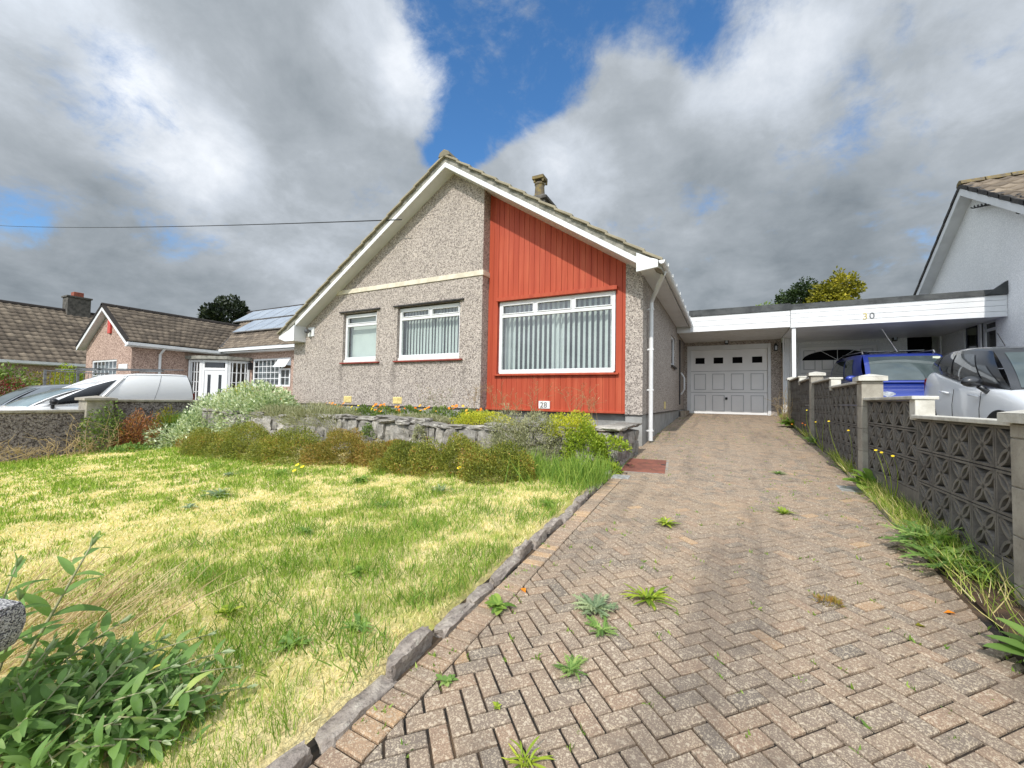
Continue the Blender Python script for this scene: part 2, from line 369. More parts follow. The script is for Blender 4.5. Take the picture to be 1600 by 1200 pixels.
leafmat('purple_petal', [(0, S(92, 74, 128)), (1, S(140, 118, 168))], .2)
leafmat('white_petal', [(0, S(214, 212, 204)), (1, S(240, 240, 236))], .2)
def budleaf():
    m, g, p, o = new_mat('buddleia_leaf')
    a = g.new('ShaderNodeAttribute', attribute_name='tint'); gm = g.new('ShaderNodeNewGeometry')
    topc = g.ramp(a.outputs['Fac'], [(0, S(78, 110, 52)), (.5, S(116, 150, 80)), (.8, S(154, 178, 112)), (.94, S(176, 190, 104)), (1, S(214, 202, 96))])
    col = g.mix(gm.outputs['Backfacing'], topc, S(178, 190, 152))
    ve = g.noise(gm.outputs['Position'], 60, 3)
    col = g.mix(g.step(ve, .5, .7, 0, .25), col, S(120, 140, 104))
    g.plug(p.inputs['Base Color'], col); p.inputs['Roughness'].default_value = .6; p.inputs['Specular IOR Level'].default_value = .3
    bump(g, p, ve, .25, .003)
    t = g.new('ShaderNodeBsdfTranslucent'); g.l.new(g.mix(1., topc, (1.2, 1.3, .6), 'MULTIPLY'), t.inputs[0])
    mx = g.new('ShaderNodeMixShader'); mx.inputs[0].default_value = .36
    g.l.new(p.outputs[0], mx.inputs[1]); g.l.new(t.outputs[0], mx.inputs[2]); g.l.new(mx.outputs[0], o.inputs[0])
budleaf()

# ------------------------------------------------------------------ object helpers
def link(o, parent=None):
    COL.objects.link(o)
    if parent is not None:
        o.parent = parent
        o.matrix_parent_inverse = Matrix.Translation(-Vector(parent.location))
    return o
def tag(o, label=None, cat=None, group=None, kind=None):
    if label: o['label'] = label
    if cat: o['category'] = cat
    if group: o['group'] = group
    if kind: o['kind'] = kind
    return o
def thing(name, label, cat, loc=(0, 0, 0), group=None):
    o = bpy.data.objects.new(name, None); COL.objects.link(o); o.location = loc
    o.empty_display_size = .2
    return tag(o, label, cat, group)
def copy_tree(o, parent=None):
    c = o.copy(); COL.objects.link(c)
    if parent is not None: c.parent = parent
    for ch in list(o.children): copy_tree(ch, c)
    return c

class MB:
    def __init__(s): s.v = []; s.f = []; s.mi = []; s.m = 0
    def poly(s, pts):
        n = len(s.v); s.v += [tuple(p) for p in pts]; s.f.append(tuple(range(n, n+len(pts)))); s.mi.append(s.m)
    def hexa(s, c):
        n = len(s.v); s.v += [tuple(p) for p in c]
        for q in ((0, 3, 2, 1), (4, 5, 6, 7), (0, 1, 5, 4), (1, 2, 6, 5), (2, 3, 7, 6), (3, 0, 4, 7)):
            s.f.append(tuple(n+i for i in q)); s.mi.append(s.m)
    def box(s, x0, x1, y0, y1, z0, z1):
        s.hexa([(x0, y0, z0), (x1, y0, z0), (x1, y1, z0), (x0, y1, z0), (x0, y0, z1), (x1, y0, z1), (x1, y1, z1), (x0, y1, z1)])
    def prism(s, pts, vec):
        """closed prism: polygon pts swept by vec"""
        n = len(s.v); k = len(pts); vec = Vector(vec)
        s.v += [tuple(p) for p in pts] + [tuple(Vector(p)+vec) for p in pts]
        s.f.append(tuple(range(n+k-1, n-1, -1))); s.f.append(tuple(range(n+k, n+2*k))); s.mi += [s.m, s.m]
        for i in range(k):
            j = (i+1) % k; s.f.append((n+i, n+j, n+k+j, n+k+i)); s.mi.append(s.m)
    def beam(s, p, q, w, h, upv=(0, 0, 1)):
        p = Vector(p); q = Vector(q); d = (q-p).normalized(); a = d.cross(Vector(upv))
        if a.length < 1e-4: a = d.cross(Vector((1, 0, 0)))
        a.normalize(); b = a.cross(d); a *= w/2; b *= h/2
        s.hexa([p-a-b, p+a-b, q+a-b, q-a-b, p-a+b, p+a+b, q+a+b, q-a+b])
    def tube(s, pts, r, n=8, cap=True):
        pts = [Vector(p) for p in pts]; rs = r if isinstance(r, (list, tuple)) else [r]*len(pts)
        base = len(s.v); prev = None
        for i, p in enumerate(pts):
            d = (pts[min(i+1, len(pts)-1)]-pts[max(i-1, 0)]).normalized()
            a = prev-d*prev.dot(d) if prev is not None else d.orthogonal()
            a.normalize(); prev = a; b = d.cross(a)
            for k in range(n):
                t = 2*math.pi*k/n; s.v.append(tuple(p+(a*math.cos(t)+b*math.sin(t))*rs[i]))
        for i in range(len(pts)-1):
            for k in range(n):
                k2 = (k+1) % n; s.f.append((base+i*n+k, base+i*n+k2, base+(i+1)*n+k2, base+(i+1)*n+k)); s.mi.append(s.m)
        if cap:
            s.f.append(tuple(base+k for k in range(n-1, -1, -1))); s.f.append(tuple(base+(len(pts)-1)*n+k for k in range(n))); s.mi += [s.m, s.m]
    def lathe(s, prof, c, n=16, axis='z'):
        base = len(s.v); c = Vector(c)
        for r, h in prof:
            for k in range(n):
                t = 2*math.pi*k/n; a, b = r*math.cos(t), r*math.sin(t)
                s.v.append(tuple(c+Vector({'z': (a, b, h), 'x': (h, a, b), 'y': (a, h, b)}[axis])))
        for i in range(len(prof)-1):
            for k in range(n):
                k2 = (k+1) % n; s.f.append((base+i*n+k, base+i*n+k2, base+(i+1)*n+k2, base+(i+1)*n+k)); s.mi.append(s.m)
        s.f.append(tuple(base+k for k in range(n-1, -1, -1))); s.f.append(tuple(base+(len(prof)-1)*n+k for k in range(n))); s.mi += [s.m, s.m]
    def grid(s, P):
        """P[i][j] grid of points"""
        n = len(s.v); R, C = len(P), len(P[0])
        for row in P: s.v += [tuple(p) for p in row]
        for i in range(R-1):
            for j in range(C-1):
                s.f.append((n+i*C+j, n+i*C+j+1, n+(i+1)*C+j+1, n+(i+1)*C+j)); s.mi.append(s.m)
    def build(s, name, mat, parent=None, bevel=0, smooth=False, seg=2, fix=False):
        me = bpy.data.meshes.new(name); me.from_pydata(s.v, [], s.f)
        mats = mat if isinstance(mat, (list, tuple)) else [mat]
        for m in mats: me.materials.append(MATS[m])
        if len(mats) > 1: me.polygons.foreach_set('material_index', s.mi)
        if fix:
            bm = bmesh.new(); bm.from_mesh(me); bmesh.ops.remove_doubles(bm, verts=bm.verts, dist=1e-4)
            bmesh.ops.recalc_face_normals(bm, faces=bm.faces); bm.to_mesh(me); bm.free()
        if smooth: me.polygons.foreach_set('use_smooth', [True]*len(me.polygons))
        o = bpy.data.objects.new(name, me); link(o, parent)
        if bevel:
            b = o.modifiers.new('bevel', 'BEVEL'); b.width = bevel; b.segments = seg; b.limit_method = 'ANGLE'; b.angle_limit = rad(40)
        return o

def np_obj(name, V, quads=None, tris=None, tint=None, mat='grass', parent=None, smooth=False, loc=None):
    """fast mesh from numpy arrays; tint is a per-vertex float"""
    me = bpy.data.meshes.new(name)
    fs = []; starts = []; off = 0
    for arr, k in ((quads, 4), (tris, 3)):
        if arr is not None and len(arr):
            fs.append(np.asarray(arr, np.int32).ravel()); starts.append(off+np.arange(len(arr), dtype=np.int32)*k); off += len(arr)*k
    li = np.concatenate(fs); st = np.concatenate(starts)
    if loc is not None: V = V-np.asarray(loc, float)
    me.vertices.add(len(V)); me.vertices.foreach_set('co', np.ascontiguousarray(V, np.float32).ravel())
    me.loops.add(len(li)); me.loops.foreach_set('vertex_index', li)
    me.polygons.add(len(st)); me.polygons.foreach_set('loop_start', st)
    me.update(calc_edges=True)
    if tint is not None:
        a = me.attributes.new('tint', 'FLOAT', 'POINT'); a.data.foreach_set('value', np.ascontiguousarray(np.clip(tint, 0, 1), np.float32))
    if smooth: me.polygons.foreach_set('use_smooth', np.ones(len(st), bool))
    mats = mat if isinstance(mat, (list, tuple)) else [mat]
    for m in mats: me.materials.append(MATS[m])
    o = bpy.data.objects.new(name, me); link(o, parent)
    if loc is not None: o.location = loc
    return o

def norm(a): return a/np.maximum(1e-9, np.linalg.norm(a, axis=-1, keepdims=True))
def frames(d, roll=None):
    """per-item basis: column 1 (y) = d, column 2 (z) = face normal"""
    d = norm(d); upv = np.tile(np.array([0., 0, 1]), (len(d), 1))
    upv[np.abs(d[:, 2]) > .96] = (1, 0, 0)
    x = norm(np.cross(d, upv)); z = np.cross(x, d)
    if roll is not None:
        c, s_ = np.cos(roll)[:, None], np.sin(roll)[:, None]; x, z = x*c+z*s_, z*c-x*s_
    return np.stack([x, d, z], axis=2)
def inst(tv, pos, R, sc):
    """template verts tv(k,3), N transforms; sc (N,) or (N,3)"""
    sc = np.asarray(sc, float)
    if sc.ndim == 1: sc = np.repeat(sc[:, None], 3, 1)
    loc = tv[None]*sc[:, None, :]
    return (np.einsum('nij,nkj->nki', R, loc)+pos[:, None, :]).reshape(-1, 3)
def inst_faces(f, k, N): return (np.asarray(f)[None]+(np.arange(N)*k)[:, None, None]).reshape(-1, len(f[0]))
# templates: y along the leaf, z its upper side
LEAF = np.array([(0, 0, 0), (-.5, .45, .06), (0, .5, 0), (.5, .45, .06), (0, 1, -.05)], float); LEAF_T = [(0, 2, 1), (0, 3, 2), (1, 2, 4), (2, 3, 4)]
BLADE = np.array([(-.5, 0, 0), (.5, 0, 0), (-.4, .55, .05), (.4, .55, .05), (0, 1, -.08)], float); BLADE_Q = [(0, 1, 3, 2)]; BLADE_T = [(2, 3, 4)]
def leaves(pos, d, size, width, tint, roll=None, blade=False):
    N = len(pos); tv = BLADE if blade else LEAF; k = len(tv)
    sc = np.stack([size*width, size, size], 1)
    V = inst(tv, pos, frames(d, roll), sc); T = np.repeat(tint, k)
    if blade: return V, inst_faces(BLADE_Q, k, N), inst_faces(BLADE_T, k, N), T
    return V, None, inst_faces(LEAF_T, k, N), T
def vnoise(x, y, s=1., seed=0):
    """smooth 2-D value noise 0..1"""
    r = np.random.default_rng(seed).random((64, 64)); x = np.asarray(x)*s+17.3; y = np.asarray(y)*s+9.1
    xi = np.floor(x).astype(int); yi = np.floor(y).astype(int); fx = x-xi; fy = y-yi
    fx = fx*fx*(3-2*fx); fy = fy*fy*(3-2*fy); g = lambda a, b: r[a % 64, b % 64]
    return (g(xi, yi)*(1-fx)+g(xi+1, yi)*fx)*(1-fy)+(g(xi, yi+1)*(1-fx)+g(xi+1, yi+1)*fx)*fy
def fbm(x, y, s=1., seed=0): return (vnoise(x, y, s, seed)*.55+vnoise(x, y, s*2.3, seed+1)*.3+vnoise(x, y, s*5.1, seed+2)*.15)

def G(u, v): return -1.06+.05*np.clip(v, -3, 15)+.037*np.clip(np.asarray(u)+1, -11, 0)
def LZ(u, v): return G(u, v)+.05

# ------------------------------------------------------------------ ground, lawn, drives
def sheet(name, x0, x1, y0, y1, nx, ny, zf, mat, kind='structure', clip=None):
    xs = np.linspace(x0, x1, nx); ys = np.linspace(y0, y1, ny); X, Y = np.meshgrid(xs, ys)
    V = np.stack([X, Y, zf(X, Y)], -1).reshape(-1, 3)
    i = np.arange(ny-1)[:, None]*nx+np.arange(nx-1)[None]; i = i.ravel()
    return tag(np_obj(name, V, np.stack([i, i+1, i+nx+1, i+nx], 1), mat=mat, smooth=True), kind=kind)
def ground():
    a = np.concatenate([-np.geomspace(30, 900, 14)[::-1], np.linspace(-28, 24, 53), np.geomspace(27, 900, 14)])
    b = np.concatenate([-np.geomspace(5, 900, 14)[::-1], np.linspace(-4, 18, 45), np.geomspace(20, 900, 14)])
    X, Y = np.meshgrid(a, b); V = np.stack([X, Y, G(X, Y)-.22], -1).reshape(-1, 3); nx = len(a)
    i = (np.arange(len(b)-1)[:, None]*nx+np.arange(nx-1)[None]).ravel()
    tag(np_obj('ground', V, np.stack([i, i+1, i+nx+1, i+nx], 1), mat='field', smooth=True), kind='structure')
ground()
def lineU(v): return -1.012-.0255*np.asarray(v)                       # left edge of the drive
def rightU(v): return np.where(np.asarray(v) < 7.2, .835+.0607*np.asarray(v), 1.272+.012*(np.asarray(v)-7.2))
def lawn_soil():
    xs = np.linspace(0, 1, 90); ys = np.linspace(-2.5, 6.9, 90); V = []
    for y in ys:
        x0, x1 = -11.62, float(lineU(y))-.05
        for t in xs:
            x = x0+(x1-x0)*t
            V.append((x, y, LZ(x, y)+.03*(fbm(x, y, 1.7, 5)-.5)-.008-(.07 if t == 1 else 0)))
    i = (np.arange(89)[:, None]*90+np.arange(89)[None]).ravel()
    tag(np_obj('lawn', np.array(V), np.stack([i, i+1, i+91, i+90], 1), mat='turf', smooth=True), kind='structure')
lawn_soil()
sheet('neighbour_driveway', 1.5, 5.2, -3, 15.3, 12, 40, lambda x, y: G(x, y)-.115*np.clip((y-1)/3, 0, 1), 'concrete_drive')
sheet('driveway_beyond_wall', -21, -11.75, -4, 10.4, 12, 30, lambda x, y: G(x, y)-.04, 'concrete_drive')
def verge():
    V = []; ys = np.linspace(-1.5, 14.4, 60)
    for y in ys:
        a = float(rightU(y))+.04; b = max(a+.05, 1.55)
        for t in np.linspace(0, 1, 8): V.append((a+(b-a)*t, y, G(a, y)+.01+.08*t))
    i = (np.arange(59)[:, None]*8+np.arange(7)[None]).ravel()
    tag(np_obj('verge', np.array(V), np.stack([i, i+1, i+9, i+8], 1), mat='soil', smooth=True), kind='structure')
verge()

def driveway():
    L, W, J = .128, .064, .0086
    bm = bmesh.new(); lay = bm.verts.layers.float.new('tint')
    def block(cx, cyy, ang, ln, wd, tint):
        c, s_ = math.cos(ang), math.sin(ang); hl, hw = ln/2-J/2, wd/2-J/2
        dz = random.gauss(0, .0012); ta, tb = random.gauss(0, .006), random.gauss(0, .008)
        rings = []
        for inset, z in ((.004, 0.), (0., -.0045), (0., -.024)):
            ring = []
            for a, b in ((-1, -1), (1, -1), (1, 1), (-1, 1)):
                lx, ly = a*(hl-inset), b*(hw-inset); x, y = cx+c*lx-s_*ly, cyy+s_*lx+c*ly
                v = bm.verts.new((x, y, float(G(x, y))+z+dz+ta*lx+tb*ly)); v[lay] = tint; ring.append(v)
            rings.append(ring)
        bm.faces.new(rings[0])
        for q in range(2):
            for k in range(4): bm.faces.new((rings[q][k], rings[q+1][k], rings[q+1][(k+1) % 4], rings[q][(k+1) % 4]))
    def rtint(): return min(1, max(0, random.choice([.24, .34, .45, .5, .55, .62, .7, .75, .85])+random.gauss(0, .06)))
    A = rad(45.5); ca, sa = math.cos(A), math.sin(A); cells = []
    n = 205
    # herringbone: unit W; each step (i,j) lays one along and one across
    for i in range(-n, n):
        for j in range(-n, n):
            k = (i-j) % 4
            if k == 0: cells.append((i*W+L/2, j*W+W/2, 0))
            if k == 3 : cells.append((i*W+W/2, j*W+L/2, 1)) if (i-(j)) % 4 == 3 else None
    keep = []
    for a, b, o in cells:
        x, y = ca*a-sa*b, sa*a+ca*b+6.0
        if -1.2 < y < 14.75 and -1.75 < x < 1.75: keep.append((x, y, A+(math.pi/2 if o else 0)))
    groups = {'a': [], 'b': [], 'c': []}
    for x, y, o in keep: groups['a' if y < 4.9 else 'b' if y < 7.2 else 'c'].append((x, y, o))
    out = bmesh.new(); olay = out.verts.layers.float.new('tint')
    def clip_add(lst, planes):
        nonlocal bm, lay
        bm = bmesh.new(); lay = bm.verts.layers.float.new('tint')
        for x, y, o in lst:
            if all((x-p[0])*q[0]+(y-p[1])*q[1] < .1 for p, q in planes): block(x, y, o, L, W, rtint())
        for p, q in planes:
            bmesh.ops.bisect_plane(bm, geom=bm.verts[:]+bm.edges[:]+bm.faces[:], plane_co=(*p, 0), plane_no=(*q, 0), clear_outer=True)
        me = bpy.data.meshes.new('t'); bm.to_mesh(me); out.from_mesh(me); bpy.data.meshes.remove(me); bm.free()
    def pl(fu, off, side, v0, v1):
        p0 = Vector((float(fu(v0))+off, v0)); p1 = Vector((float(fu(v1))+off, v1)); d = p1-p0; nn = Vector((d.y, -d.x)).normalized()*side
        return ((p0.x, p0.y), (nn.x, nn.y))
    clip_add(groups['a'], [pl(lineU, .134, -1, 0, 4), pl(rightU, 0, 1, 0, 7)])
    clip_add(groups['b'], [((-1.52, 6), (-1, 0)), pl(rightU, 0, 1, 0, 7)])
    clip_add(groups['c'], [((-1.26, 6), (-1, 0)), pl(rightU, 0, 1, 8, 14), ((0, 14.62), (0, 1))])
    bm = bmesh.new(); lay = bm.verts.layers.float.new('tint'); v = -1.2
    while v < 4.84:                                                    # soldier course along the lawn edge
        block(float(lineU(v))+.066, v, -.0255, L, W, min(1, max(.1, random.gauss(.85, .14)))); v += .0642
    me = bpy.data.meshes.new('t'); bm.to_mesh(me); out.from_mesh(me); bm.free()
    me = bpy.data.meshes.new('driveway'); out.to_mesh(me); out.free(); me.materials.append(MATS['paver'])
    tag(link(bpy.data.objects.new('driveway', me)), kind='structure')
driveway()
sheet('driveway_bedding', -1.62, 1.34, -1.4, 14.62, 16, 60, lambda x, y: G(x, y)-.011, 'joint_sand')

def rough_stone(dx, dy, dz, mat, jit=.12, cuts=3, seed=0, name='stone', sub=1):
    rnd = random.Random(seed); bm = bmesh.new(); bmesh.ops.create_cube(bm, size=1)
    bmesh.ops.subdivide_edges(bm, edges=bm.edges[:], cuts=cuts, use_grid_fill=True)
    off = [rnd.uniform(-9, 9) for _ in range(3)]
    from mathutils import noise
    tap = rnd.uniform(-.2, .2); sh = rnd.uniform(-.15, .15)
    for v in bm.verts:
        c = v.co.copy(); r = c.length; k = 1-.24*max(0, r-.62)/.25*.5
        c *= k; c.x += sh*c.z; c.y *= 1+tap*c.x
        nz = noise.noise_vector(v.co*2.1+Vector(off))*jit+noise.noise_vector(v.co*5+Vector(off))*jit*.4
        v.co = Vector(((c.x+nz.x)*dx, (c.y+nz.y)*dy, (c.z+nz.z)*dz))
    me = bpy.data.meshes.new(name); bm.to_mesh(me); bm.free(); me.materials.append(MATS[mat])
    return me
def edging():
    v = -.6; i = 0
    while v < 4.75:
        ln = random.uniform(.13, .34) if v < 3 else random.uniform(.10, .26)
        h = random.uniform(.085, .14); w = random.uniform(.045, .078)
        me = rough_stone(w, ln*1.02, h, 'edging', .14, 5, 100+i, 'edging_stone')
        o = bpy.data.objects.new('edging_stone', me); COL.objects.link(o); c = v+ln/2
        o.location = (float(lineU(c))-.035+random.gauss(0, .009), c, float(G(-1, c))+h*.5-.08+random.gauss(0, .004))
        o.rotation_euler = (rad(2.8)+random.gauss(0, .03), random.gauss(0, .1), .0255+random.gauss(0, .05))
        tag(o, 'rough grey edging stone set on edge between the lawn and the block paved driveway', 'edging stone', 'edging stones between lawn and driveway')
        v += ln+random.choice([.0, .005, .02, .05]); i += 1
    # the broken slab ends of the right-hand kerb
    for a, b, lb in ((5.2, 5.85, 'short buried piece of concrete kerb in the grass nearer the garage'), (3.35, 5.05, 'long thin concrete kerb at the right edge of the driveway nearest the camera')):
        m = MB()
        ua, ub = float(rightU(a)), float(rightU(b))
        m.beam((ua+.03, a, float(G(1, a))-.03), (ub+.03, b, float(G(1, b))-.03), .05, .13)
        tag(m.build('kerb', 'kerb_concrete', bevel=.008), lb, 'kerb')
edging()

# ------------------------------------------------------------------ walls with openings
def wall_panel(m, holes, x0, x1, zb, top, V, reveal=.1, brk=(), axis='x', inward=1):
    """front face in plane Y=V (axis x) or X=V (axis y); top(x)->z; holes (x0,x1,z0,z1) get reveals"""
    P = (lambda x, z, d=0: (x, V+d*inward, z)) if axis == 'x' else (lambda x, z, d=0: (V+d*inward, x, z))
    xs = sorted(set([x0, x1, *brk]+[h[i] for h in holes for i in (0, 1)])); xs = [x for x in xs if x0-1e-6 <= x <= x1+1e-6]
    for a, b in zip(xs[:-1], xs[1:]):
        c = (a+b)/2; hs = sorted([h for h in holes if h[0] <= c <= h[1]], key=lambda h: h[2]); z = zb
        for h in hs:
            if h[2] > z+1e-5: m.poly([P(a, z), P(b, z), P(b, h[2]), P(a, h[2])])
            z = h[3]
        m.poly([P(a, z), P(b, z), P(b, top(b)), P(a, top(a))])
    for hx0, hx1, z0, z1 in holes:
        m.poly([P(hx0, z0), P(hx1, z0), P(hx1, z0, reveal), P(hx0, z0, reveal)]); m.poly([P(hx0, z1), P(hx0, z1, reveal), P(hx1, z1, reveal), P(hx1, z1)])
        m.poly([P(hx0, z0), P(hx0, z0, reveal), P(hx0, z1, reveal), P(hx0, z1)]); m.poly([P(hx1, z0), P(hx1, z1), P(hx1, z1, reveal), P(hx1, z0, reveal)])

def add_tint(o, f):
    me = o.data; a = me.attributes.new('tint', 'FLOAT', 'POINT'); a.data.foreach_set('value', np.asarray(f, np.float32))
def tile_roof(name, A, B, C, D, mat, parent, course=.33, col=.30, t=.028, roll=.022, seed=3, flat=False):
    """courses of interlocking tiles; A,B eave ends, D,C ridge ends"""
    A, B, C, D = map(Vector, (A, B, C, D)); rnd = np.random.default_rng(seed)
    nrm = (B-A).cross(D-A).normalized()
    if nrm.z < 0: nrm = -nrm
    nc = max(2, round(((D-A).length)/course)); ncol = max(2, round(max((B-A).length, (C-D).length)/col)); sub = 2 if flat else 4
    V, F, T = [], [], []
    prof = [0, 1] if flat else [0, .25, 1., .25]
    for i in range(nc):
        f0, f1 = i/nc, min(1, (i+1.16)/nc)
        base = len(V); tl = rnd.random(ncol+1)*.6+rnd.random()*.4
        for f, lift in ((f0, -.004), (f0, t), (f1, .002)):
            a = A.lerp(D, f); b = B.lerp(C, f)
            for k in range(ncol*sub+1):
                p = a.lerp(b, k/(ncol*sub)); h = lift+(roll*prof[k % sub] if lift != -.004 else 0)+(rnd.normal(0, .0025) if lift > .01 else 0)
                V.append(p+nrm*h); T.append(tl[min(ncol, k//sub)])
        w = ncol*sub+1
        for r in range(2):
            for k in range(w-1): F.append((base+r*w+k, base+r*w+k+1, base+(r+1)*w+k+1, base+(r+1)*w+k))
    return np_obj(name, np.array([tuple(v) for v in V]), np.array(F), None, np.array(T), mat, parent)

def bars(m, segs, y0, y1, axis='x'):
    for a0, a1, z0, z1 in segs:
        if axis == 'x': m.box(a0, a1, y0, y1, z0, z1)
        else: m.box(y0, y1, a0, a1, z0, z1)
def make_window(parent, x0, x1, z0, z1, V, transom=None, tops=(), fw=.06, blind=None, glass='glass', sill=None, frame='upvc'):
    """frame in Y=V..V+.06 looking towards -Y; children: glass, blind, sill"""
    m = MB(); d0, d1 = V, V+.06
    segs = [(x0, x0+fw, z0, z1), (x1-fw, x1, z0, z1), (x0+fw, x1-fw, z0, z0+fw), (x0+fw, x1-fw, z1-fw, z1)]
    if transom is not None:
        segs.append((x0+fw, x1-fw, transom-.03, transom+.03))
        xs = [x0+fw]+[v for t in tops for v in (t-.03, t+.03)]+[x1-fw]
        for t in tops: segs.append((t-.03, t+.03, transom+.03, z1-fw))
    bars(m, segs, d0, d1)
    if transom is not None:                                            # opening vents sit slightly proud of the frame
        for a, b in zip(xs[0::2], xs[1::2]):
            q = .02; za, zb = transom+.03, z1-fw
            bars(m, [(a, a+q, za, zb), (b-q, b, za, zb), (a+q, b-q, za, za+q), (a+q, b-q, zb-q, zb)], d0-.012, d1-.02)
    w = m.build('window', frame, parent, bevel=.006)
    g = MB(); g.poly([(x0+.03, V+.035, z0+.03), (x1-.03, V+.035, z0+.03), (x1-.03, V+.035, z1-.03), (x0+.03, V+.035, z1-.03)])
    g.build('glass', glass, w)
    if blind:
        step, wd, ang, skip = blind
        b = MB(); x = x0+.05; yb = V+.17; k = 0
        while x < x1-.05:
            a = ang+random.gauss(0, .05); c, s_ = math.cos(a)*wd/2, math.sin(a)*wd/2
            zb = z0+.03
            b.poly([(x-c, yb-s_, zb), (x+c, yb+s_, zb), (x+c, yb+s_, z1-.02), (x-c, yb-s_, z1-.02)]); x += step; k += 1
        b.build('vertical_blind', 'fabric_blind', w)
        if skip:                                                       # gathered curtains seen between the slats
            for xc in skip:
                cu = MB()
                P = [[(xc-.06+.12*i/8, yb+.08+.018*math.sin(i*1.9), z) for i in range(9)] for z in (z0+.03, z1-.05)]; cu.grid(P); cu.build('curtain', 'fabric_blind', w)
    if sill:
        s_ = MB(); sx0, sx1, sz0, sz1, sy0, sy1, sm = sill; s_.box(sx0, sx1, sy0, sy1, sz0, sz1); s_.build('sill', sm, w, bevel=.006)
    return w

# ------------------------------------------------------------------ the bungalow
def bungalow():
    t = thing('bungalow', 'pebbledashed bungalow with tall red timber clad gable panel and large blind filled window', 'bungalow', (-5.4, 6.8, -.9))
    AP = -4.92
    Lb = lambda u: 4.56-.655*abs(u-AP)                                 # underside of the barge boards
    VL, VR, VP = 6.8, 7.03, 7.0; UL, US = -9.72, -1.22; ZP = -.18
    top = lambda u: Lb(u)+.02
    W1 = (-7.975, -6.92, .78, 1.945); W2 = (-6.315, -4.69, .78, 1.96)
    m = MB()
    wall_panel(m, [W1, W2], UL, -4.18, ZP, top, VL, .12, (AP,))
    m.poly([(-4.18, VL, ZP), (-4.18, VR+.05, ZP), (-4.18, VR+.05, top(-4.18)), (-4.18, VL, top(-4.18))])
    m.poly([(UL, 16, ZP), (UL, VL, ZP), (UL, VL, top(UL)), (UL, VL+.02, top(UL)+.2), (UL, 16, top(UL)+.2)])
    m.poly([(UL, 16, ZP), (US, 16, ZP), (US, 16, 2.1), (AP, 16, top(AP)+.2), (UL, 16, top(UL)+.2)])
    sw = (11.05, 11.95, .95, 1.72)                                     # small window in the long side wall
    wall_panel(m, [sw], 7.35, 16, -.205, lambda v: 2.12, US, -.1, (), 'y', 1)
    # pier at the right hand corner
    m.poly([(-1.49, VP, -.21), (-1.21, VP, -.21), (-1.21, VP, top(-1.21)), (-1.49, VP, top(-1.49))])
    m.poly([(-1.21, VP, -.21), (-1.21, 7.35, -.21), (-1.21, 7.35, 2.1), (-1.21, VP, 2.1)])
    m.poly([(-1.49, VP, -.21), (-1.49, VP, top(-1.49)), (-1.49, VR+.06, top(-1.49)), (-1.49, VR+.06, -.21)])
    m.poly([(US, 7.35, -.21), (-1.21, 7.35, -.21), (-1.21, 7.35, 2.1), (US, 7.35, 2.1)])
    m.build('wall', 'dash', t)
    p = MB()
    p.box(UL+.015, -4.19, VL+.02, VL+.2, -1.2, ZP-.006); p.box(-4.19, -1.5, VR+.09, VR+.3, -1.2, ZP+.02)
    p.box(-1.487, -1.213, VP+.012, 7.36, -1., -.214); p.box(-1.4, US-.012, 7.36, 16, -1., -.213)
    p.box(UL+.015, UL+.2, VL+.2, 16, -1.2, ZP-.006)
    p.build('plinth', 'render_grey', t, bevel=.006)
    dp = MB(); dp.box(UL-.004, -4.176, VL-.012, VL+.03, ZP-.012, ZP+.004); dp.box(US-.02, US+.014, 7.36, 12.8, -.216, -.2)
    dp.box(-1.495, -1.2, VP-.012, VP+.02, -.222, -.208); dp.build('drip_edge', 'dark_slate', t)
    b = MB(); b.prism([(-8.39, VL, 2.40), (-4.16, VL, 2.40), (-4.16, VL, 2.50), (-8.39+.16, VL, 2.50)], (0, -.022, 0))
    b.box(-4.18, -4.156, VL+.002, VR, 2.40, 2.50); b.build('string_band', 'cream_band', t, bevel=.004)
    # red boarded panel
    c = MB(); u = -4.178; wd = .1095; hole = (-3.93, -1.665, .49, 1.90); n = 0
    while u < -1.4925:
        e = min(u+wd, -1.492); a0, a1 = u+.0018, e-.0018; jz = random.gauss(0, .0012)
        segs = [(ZP+.004, None)]
        if a1 > hole[0] and a0 < hole[1]: segs = [(ZP+.004, hole[2]), (hole[3], None)]
        for z0, z1 in segs:
            za, zb = (z1, z1) if z1 is not None else (top(a0), top(a1))
            y = VR+jz
            c.prism([(u+.0005, y+.005, z0), (a0+.003, y, z0), (a1-.003, y, z0), (e-.0005, y+.005, z0), (e-.0005, y+.03, z0), (u+.0005, y+.03, z0)],
                    (0, 0, za-z0)) if z1 is not None else c.hexa([(a0, y, z0), (a1, y, z0), (a1, y+.03, z0), (a0, y+.03, z0), (a0, y, za), (a1, y, zb), (a1, y+.03, zb), (a0, y+.03, za)])
        u = e
    cl = c.build('timber_cladding', 'red_boards', t, bevel=.003, seg=1)
    bk = MB(); wall_panel(bk, [hole], -4.178, -1.49, ZP, top, VR+.028, .1)
    bk.build('backing', 'sill_red', cl)
    for q in ((-3.965, -1.63, VR-.075, VR+.005, 1.895, 1.965), (-4.0, -1.6, VR-.06, VR+.005, .455, .49), (-4.176, -1.488, VR-.045, VR+.012, ZP-.02, ZP+.02)):
        h = MB(); h.box(*q); h.build('trim_board', 'red_boards', cl, bevel=.005)
    # windows
    make_window(t, -3.925, -1.672, .515, 1.893, VR+.012, 1.613, (-3.165, -2.425), .062, (.1005, .068, rad(-30), (-3.86, -3.80, -2.86, -2.79, -1.76)), 'glass',
                (-3.9, -1.69, .492, .516, VR-.012, VR+.05, 'upvc_worn'))
